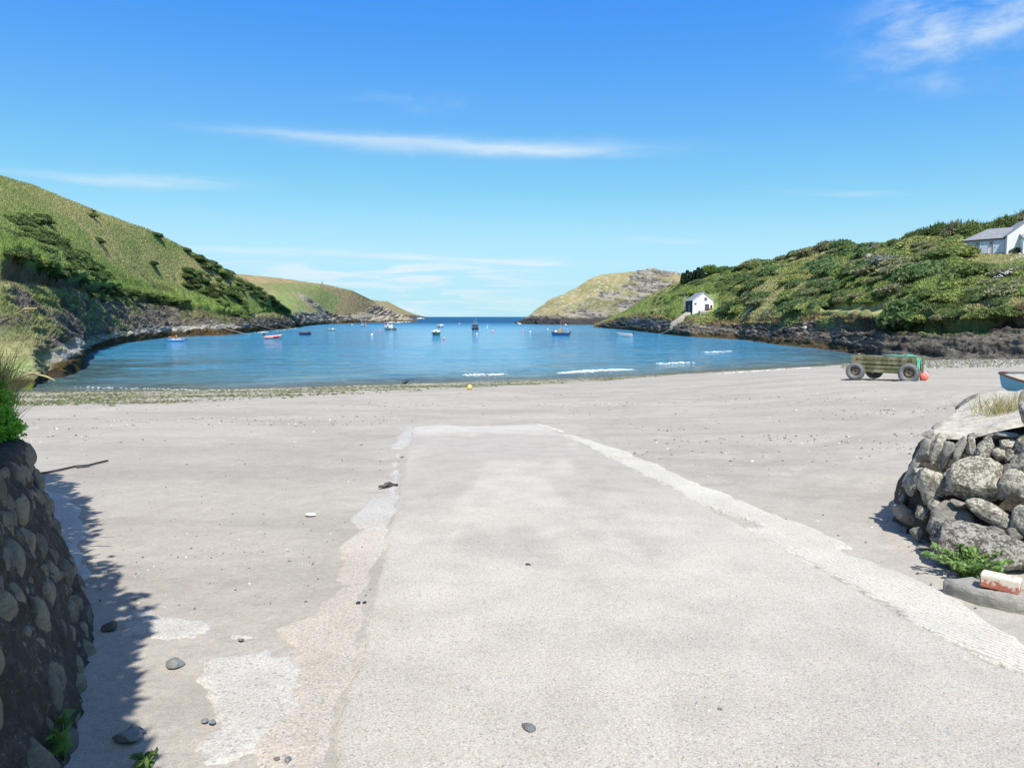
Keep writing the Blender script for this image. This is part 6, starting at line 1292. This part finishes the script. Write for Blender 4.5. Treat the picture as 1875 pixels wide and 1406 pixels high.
for (a, b, mt, r_, lb) in [(696, 607, 'purple_buoy', .35, 'pinkish buoy left of and below the white cabin cruiser'), (681, 614, 'white', .35, 'upright white buoy between the little white boats and the cabin cruiser'), (841, 593.5, 'pinkbuoy', .6, 'far pink buoy between the white motorboat and the blue cruiser'), (902, 607.5, 'pinkbuoy', .42, 'pink buoy right of the blue hulled cruiser'), (957, 605.5, 'orange_buoy', .40, 'orange buoy in mid bay left of the fishing boat'), (971, 608.5, 'white', .30, 'small white buoy just right of the orange one'), (873, 612.5, 'white', .28, 'small white buoy below the blue hulled cruiser'), (813, 621, 'pink_tube', .28, 'faint pink buoy below the teal hulled motorboat'), (1036, 595.5, 'white', .5, 'white float under the right headland behind the fishing boat'), (1003, 604, 'white', .25, 'tiny white buoy left of the fishing boat mast')]:
    c = hit(a, b, True); buoy('mooring_buoy', (c[0], c[1], .15), r_, mt, lb, collar=False)
c = hit(892, 601, True); m_ = MB().tube([(0, 0, -.2), (0, 0, 1.8)], .07, 6); m_.lathe([(.001, .5), (.25, .35), (.3, .1), (.25, -.1)], 10); o = m_.build('marker_buoy', M['white']); o.location = (c[0], c[1], 0); tag(o, 'thin white pole buoy to the right of the blue hulled cruiser', 'buoy')
# mooring ropes
M['oldrope'] = simple('pale_rope', (.48, .44, .34), .8)
def mooring(p0, p1, sag, label, r_=.07):
    n = 14; m_ = MB(); q = []
    for k in range(n): t = k/(n-1); p = p0*(1-t)+p1*t; q.append((p[0], p[1], p[2]-sag*4*t*(1-t)))
    m_.tube(q, r_, 6); tag(m_.build('mooring_rope', M['oldrope']), label, 'rope')
for (a, b, x_, y_, sg, lb) in [(406, 602, 458, 613, .15, 'nearest of the three ropes running down to the water from the left rocks'), (450, 591, 512, 604.5, .3, 'middle of the three ropes running down to the water from the left rocks'), (492, 583, 538, 602.5, .8, 'farthest of the three ropes running down to the water from the left rocks')]:
    p0 = LA.at(a, b); mooring(p0+[0, -.8, .4], hit(x_, y_, True), sg, lb)
p0 = LE.at(1267, 588); mooring(p0+[0, -.8, .6], hit(1207, 612.5, True), .15, 'pale rope running down to the water from below the white gabled house', .10)
p0 = LE.at(1268, 601); mooring(p0+[0, -.5, .4], hit(1243, 613, True), .1, 'thin second rope on the rocks below the white gabled house', .05)

# ------------------------------------------------------------------ houses
M['slate_roof'] = None
m, n, p = newmat('slate_roof'); co = coords(n); br = n.new('ShaderNodeTexBrick'); n.put(br.inputs['Vector'], co); br.inputs['Scale'].default_value = 3.0; br.inputs['Color1'].default_value = (.21, .22, .24, 1); br.inputs['Color2'].default_value = (.27, .28, .30, 1); br.inputs['Mortar'].default_value = (.15, .155, .17, 1); br.inputs['Mortar Size'].default_value = .012
n.put(p.inputs['Base Color'], n.mix(n.ramp(n.noise(co, 1.3, 4, .6), .45, .7, 0, .5), br.outputs[0], (.33, .34, .31))); p.inputs['Roughness'].default_value = .6; M['slate_roof'] = m
m, n, p = newmat('white_render'); co = coords(n); n.put(p.inputs['Base Color'], n.mix(n.ramp(n.noise(co, .8, 5, .6), .35, .7), (.80, .80, .77), (.72, .71, .68))); p.inputs['Roughness'].default_value = .85; bump(n, p, n.noise(co, 14, 4, .7), .5, .02); M['render'] = m
m, n, p = newmat('lilac_stone'); co = coords(n); br = n.new('ShaderNodeTexBrick'); n.put(br.inputs['Vector'], n.scale(co, (1, 1, 1), (R(90), 0, 0))); br.inputs['Scale'].default_value = 2.6; br.inputs['Color1'].default_value = (.50, .46, .48, 1); br.inputs['Color2'].default_value = (.58, .54, .55, 1); br.inputs['Mortar'].default_value = (.60, .57, .57, 1)
n.put(p.inputs['Base Color'], br.outputs[0]); p.inputs['Roughness'].default_value = .85; M['lilac'] = m
M['slatehang'] = stonemat('slate_hung_wall', (.07, .07, .075), (.13, .125, .12), (.2, .2, .2), (.66, .72), .5); M['darktrim'] = simple('dark_trim', (.035, .035, .04), .5); M['pinkfr'] = simple('pinkish_frame', (.42, .33, .33), .6); M['door'] = simple('pale_blue_door', (.62, .66, .74), .5, .04, 4); M['flower'] = simple('red_flowers', (.42, .12, .09), .8, .3, 10)
def gable(mb, w_, e, h, y0, y1): # solid gabled prism, gables on the y ends
    v = [(x, y, z) for y in (y0, y1) for x, z in ((-w_/2, -1.5), (w_/2, -1.5), (w_/2, e), (0, h), (-w_/2, e))]
    mb.add(v, [(0, 1, 2, 3, 4), (9, 8, 7, 6, 5), (0, 5, 6, 1), (1, 6, 7, 2), (2, 7, 8, 3), (3, 8, 9, 4), (4, 9, 5, 0)])
def window(parent, x, y, z, w_, h, nx=2, nz=2, fr='white', axis='y', sill=True):
    f = MB(); t = .07; fx = lambda a, b, c, d: ((a, b, c), d)
    def bx(cx, cz, dx, dz, dy): 
        if axis == 'y': f.box((x+cx, y, z+cz), (dx, dy, dz))
        else: f.box((x, y+cx, z+cz), (dy, dx, dz))
    for s in (-1, 1): bx(s*w_/2, 0, t, h+t, .12); bx(0, s*h/2, w_-t, t, .118)
    for k in range(1, nx): bx(-w_/2+w_*k/nx, 0, t*.7, h-t, .09)
    for k in range(1, nz): bx(0, -h/2+h*k/nz, w_-t, t*.7, .085)
    if sill: bx(0, -h/2-.09, w_+.3, .07, .22)
    o = f.build('window', M[fr], parent); g_ = MB()
    if axis == 'y': g_.box((x, y, z), (w_-t, .05, h-t))
    else: g_.box((x, y, z), (.05, w_-t, h-t))
    g_.build('pane', M['glass'], o); return o
# white boathouse with its gable to the viewer
hp_ = W(1287, 569, 197.); k = 197./F*.97
gw_ = 39*k; eh = 20*k; rh = 36*k-1.0; ll = 8.5
hs_ = empty('house', (hp_[0], hp_[1], hp_[2]-.2), R(-1), label='white gabled house with slate roof standing alone on the rocks of the right shore', cat='house')
m_ = MB(); gable(m_, gw_, eh, rh+.8, 0, ll); m_.build('wall', M['render'], hs_)
MB().box((-gw_/2-.03, ll/2+.05, eh/2-.75), (.08, ll-.15, eh+1.4)).build('slate_hung_wall', M['slatehang'], hs_)
rf = MB()
for s in (-1, 1):
    a = Vector((s*(gw_/2+.15), 0, eh-.12+.12)); b = Vector((0, 0, rh+.9)); 
    rf.add([(a.x, -.12, a.z), (a.x, ll+.12, a.z), (b.x, ll+.12, b.z+.04), (b.x, -.12, b.z+.04), (a.x, -.12, a.z+.12), (a.x, ll+.12, a.z+.12), (b.x, ll+.12, b.z+.16), (b.x, -.12, b.z+.16)], [(0, 1, 2, 3), (4, 7, 6, 5), (0, 4, 5, 1), (1, 5, 6, 2), (2, 6, 7, 3), (3, 7, 4, 0)])
rf.build('roof', M['slate_roof'], hs_); vg = MB()
for s in (-1, 1): vg.tube([(s*(gw_/2+.12), -.14, eh+.05), (0, -.14, rh+.98)], .07, 4)
vg.build('bargeboard', M['white'], hs_)
window(hs_, .12*gw_, -.03, eh+.62*(rh-eh)*.45+.1, .62, .75, 2, 2, 'pinkfr', sill=False); window(hs_, .19*gw_, -.03, eh*.42, 1.1, 1.5, 2, 2, 'pinkfr'); window(hs_, -gw_/2-.08, 3.5, eh*.35, .8, 1.3, 2, 1, 'white', 'x', False)
MB().box((.40*gw_, -.06, eh*.42), (.5, .1, 1.0)).build('hatch', M['darktrim'], hs_); MB().box((-.36*gw_, -.15, eh*.78), (.55, .25, .25)).build('wall_lamp', M['grey_fender'], hs_, bevel=.04)
fl_ = MB(); rg = np.random.default_rng(3); [fl_.tube([(.27*gw_+a, -.3+b, eh*.22+c_), (.27*gw_+a, -.3+b, eh*.22+c_+.12)], .12, 6) for a, b, c_ in rg.normal(size=(26, 3))*[.26, .1, .14]]; o = fl_.build('flower_basket', M['flower']); o.location = hs_.location; o.rotation_euler.z = R(-1); tag(o, 'basket of red flowers hanging on the gable of the lone white house', 'flower basket')
tr = MB(); tr.box((.12*gw_, -2.2, -.8), (gw_*.8, 1.6, 1.9)); o = tr.build('terrace_wall', M['flaky'], bevel=.05); roughen(o, .12, 2.5, 4); o.location = hs_.location; tag(o, 'low rough stone wall under the gable of the lone white house', 'wall')
# stone ramp from the house down to the rocks
p0 = LE.at(1262, 576)+[0, -1.5, .7]; p1 = LE.at(1248, 588)+[0, -1.2, .6]; p2 = LE.at(1238, 597)+[0, -1, .5]
rp = MB(); vs = []
for pp, wd in ((p0, 1.6), (p1, 1.8), (p2, 2.0)): vs += [(pp[0]-wd, pp[1], pp[2]), (pp[0]+wd, pp[1], pp[2]), (pp[0]+wd, pp[1], pp[2]-1.6), (pp[0]-wd, pp[1], pp[2]-1.6)]
rp.add(vs, [(0, 1, 5, 4), (4, 5, 9, 8), (0, 4, 7, 3), (4, 8, 11, 7), (1, 2, 6, 5), (5, 6, 10, 9), (8, 9, 10, 11), (0, 3, 2, 1)]); tag(roughen(rp.build('stone_ramp', M['kerb']), .1, 1.5, 4), 'narrow grey stone ramp running down from the lone white house to the rocks', 'ramp')
po = W(1253, 573, 207.); tag(MB().tube([tuple(po), (po[0], po[1], po[2]+5.4)], [.10, .07], 6).build('pole', M['grey_fender']), 'thin pale pole at the left corner of the lone white house', 'pole')
# long cottage at the right edge
a0 = W(1762, 466, 121.); a1 = W(1842, 458, 116.); dv = a1-a0; dv[2] = 0; Lk = np.linalg.norm(dv); ang = math.atan2(dv[1], dv[0]); zb_ = min(a0[2], a1[2])-.1
kk = np.linalg.norm(a0-CAM)/F; e0 = W(1762, 444, 121.)[2]-zb_; e1 = W(1842, 433, 116.)[2]-zb_; eh = (e0+e1)/2
ct = empty('cottage', (a0[0], a0[1], zb_), ang, label='long low lilac-grey cottage with slate roof and pale doors high on the right hill', cat='cottage')
dp = 5.2; rr_ = 1.9
print('cottage', Lk, eh, ang)
MB().box((Lk/2, dp/2, eh/2-1.0), (Lk, dp, eh+2)).build('wall', M['lilac'], ct)
rf = MB(); hipx = 2.6
rf.add([(-.15, -.22, eh), (Lk+.05, -.22, eh), (Lk+.05, dp+.22, eh), (-.15, dp+.22, eh), (hipx, dp/2, eh+rr_), (Lk+.05, dp/2, eh+rr_), (-.15, -.22, eh-.14), (Lk+.05, -.22, eh-.14), (Lk+.05, dp+.22, eh-.14), (-.15, dp+.22, eh-.14)], [(0, 1, 5, 4), (1, 2, 5), (2, 3, 4, 5), (3, 0, 4), (0, 6, 7, 1), (1, 7, 8, 2), (2, 8, 9, 3), (3, 9, 6, 0), (6, 9, 8, 7)])
rf.build('roof', M['slate_roof'], ct); MB().box((Lk/2, -.27, eh-.06), (Lk+.2, .10, .16)).build('gutter', M['darktrim'], ct)
fx_ = lambda px: (px-1762)/80*Lk
window(ct, fx_(1782)+.1, -.03, eh*.42, .75, 1.05, 2, 2); MB().box((fx_(1781)+.2, -.06, eh*.42-.75), (1.3, .16, .12)).build('sill', M['darktrim'], ct)
for (q, wd) in ((1803, 1.15), (1829, 1.35)):
    d = MB().box((fx_(q), -.03, eh*.42), (wd, .12, eh*.84)).build('door', M['door'], ct, bevel=.01); f = MB(); t = .09
    for s in (-1, 1): f.box((fx_(q)+s*(wd/2+t/2), -.05, eh*.43), (t, .14, eh*.87))
    f.build('door_frame', M['white'], d); MB().box((fx_(q)-wd*.38, -.12, eh*.40), (.05, .06, .14)).build('handle', M['darktrim'], d)
for q in (1790.5, 1815.5): o = MB().lathe([(.001, .20), (.10, .12), (.14, .0), (.10, -.16), (.001, -.20)], 8, c=(fx_(q), -.2, eh*.74)).build('wall_lantern', M['darktrim'], ct)
# taller white house that joins it
b0 = W(1843, 460, 115.); gh = empty('house', (b0[0], b0[1], zb_), R(-20), label='bright white gabled house with porch joined to the long cottage at the right edge', cat='house')
gw2 = 6.4; ex2 = 3.0
m_ = MB(); eh2 = W(1843, 432, 115.)[2]-zb_; v = [(x, y, z) for y in (0, 8) for x, z in ((0, -2), (gw2, -2), (gw2, eh2), (gw2/2, eh2+2.6), (0, eh2))]
m_.add(v, [(0, 1, 2, 3, 4), (9, 8, 7, 6, 5), (0, 5, 6, 1), (1, 6, 7, 2), (2, 7, 8, 3), (3, 8, 9, 4), (4, 9, 5, 0)]); m_.build('wall', M['render'], gh)
rf = MB()
for s in (-1, 1):
    ax = gw2/2+s*(gw2/2+.15); rf.add([(ax, .04, eh2-.08), (ax, 8.1, eh2-.08), (gw2/2, 8.1, eh2+2.62), (gw2/2, .04, eh2+2.62), (ax, .04, eh2+.08), (ax, 8.1, eh2+.08), (gw2/2, 8.1, eh2+2.78), (gw2/2, .04, eh2+2.78)], [(0, 1, 2, 3), (4, 7, 6, 5), (0, 4, 5, 1), (1, 5, 6, 2), (2, 6, 7, 3), (3, 7, 4, 0)])
rf.build('roof', M['slate_roof'], gh)
pc = empty('porch'); pc.parent = gh; pc.location = (1.75, -1.6, 0); MB().box((1.5, .8, eh2*.40-.5), (3.0, 1.6, eh2*.80+1)).build('porch_wall', M['white'], pc)
rf = MB(); z_ = eh2*.80; rf.add([(-.15, -.2, z_), (3.15, -.2, z_), (3.15, 1.58, z_+.75), (-.15, 1.58, z_+.75), (-.15, -.2, z_-.1), (3.15, -.2, z_-.1), (3.15, 1.58, z_), (-.15, 1.58, z_)], [(0, 1, 2, 3), (4, 7, 6, 5), (0, 4, 5, 1), (1, 5, 6, 2), (3, 2, 6, 7), (0, 3, 7, 4)]); rf.build('porch_roof', M['slate_roof'], pc)
window(pc, 1.4, -.04, eh2*.42, .9, 1.1, 2, 2)
# rusty box and pale rock among the skyline bushes
M['rustbox'] = simple('rusty_sheet', (.20, .13, .10), .8, .3, 3)
p = LE.at(1594, 466); o = MB().box((0, 0, .6), (1.5, 1.1, 1.4)).build('rusty_box', M['rustbox'], bevel=.04); o.location = (p[0], p[1]-1, p[2]+.6); tag(o, 'small rusty brown sheet metal box among the bushes on the right skyline', 'box')
p = LE.at(1584, 477); tag(rock('rock', (p[0], p[1]-1.5, p[2]+.7), (.8, .6, .5), M['slate'], 1234, sub=3), 'pale grey rock among the scrub just below the rusty box', 'rock')
p = LE.at(1470, 603); tag(rock('rock', (p[0], p[1]-1.0, p[2]+.2), (.5, .4, .4), M['cap'], 1240, sub=3), 'white rock in the brown bank above the right shore rocks', 'rock')
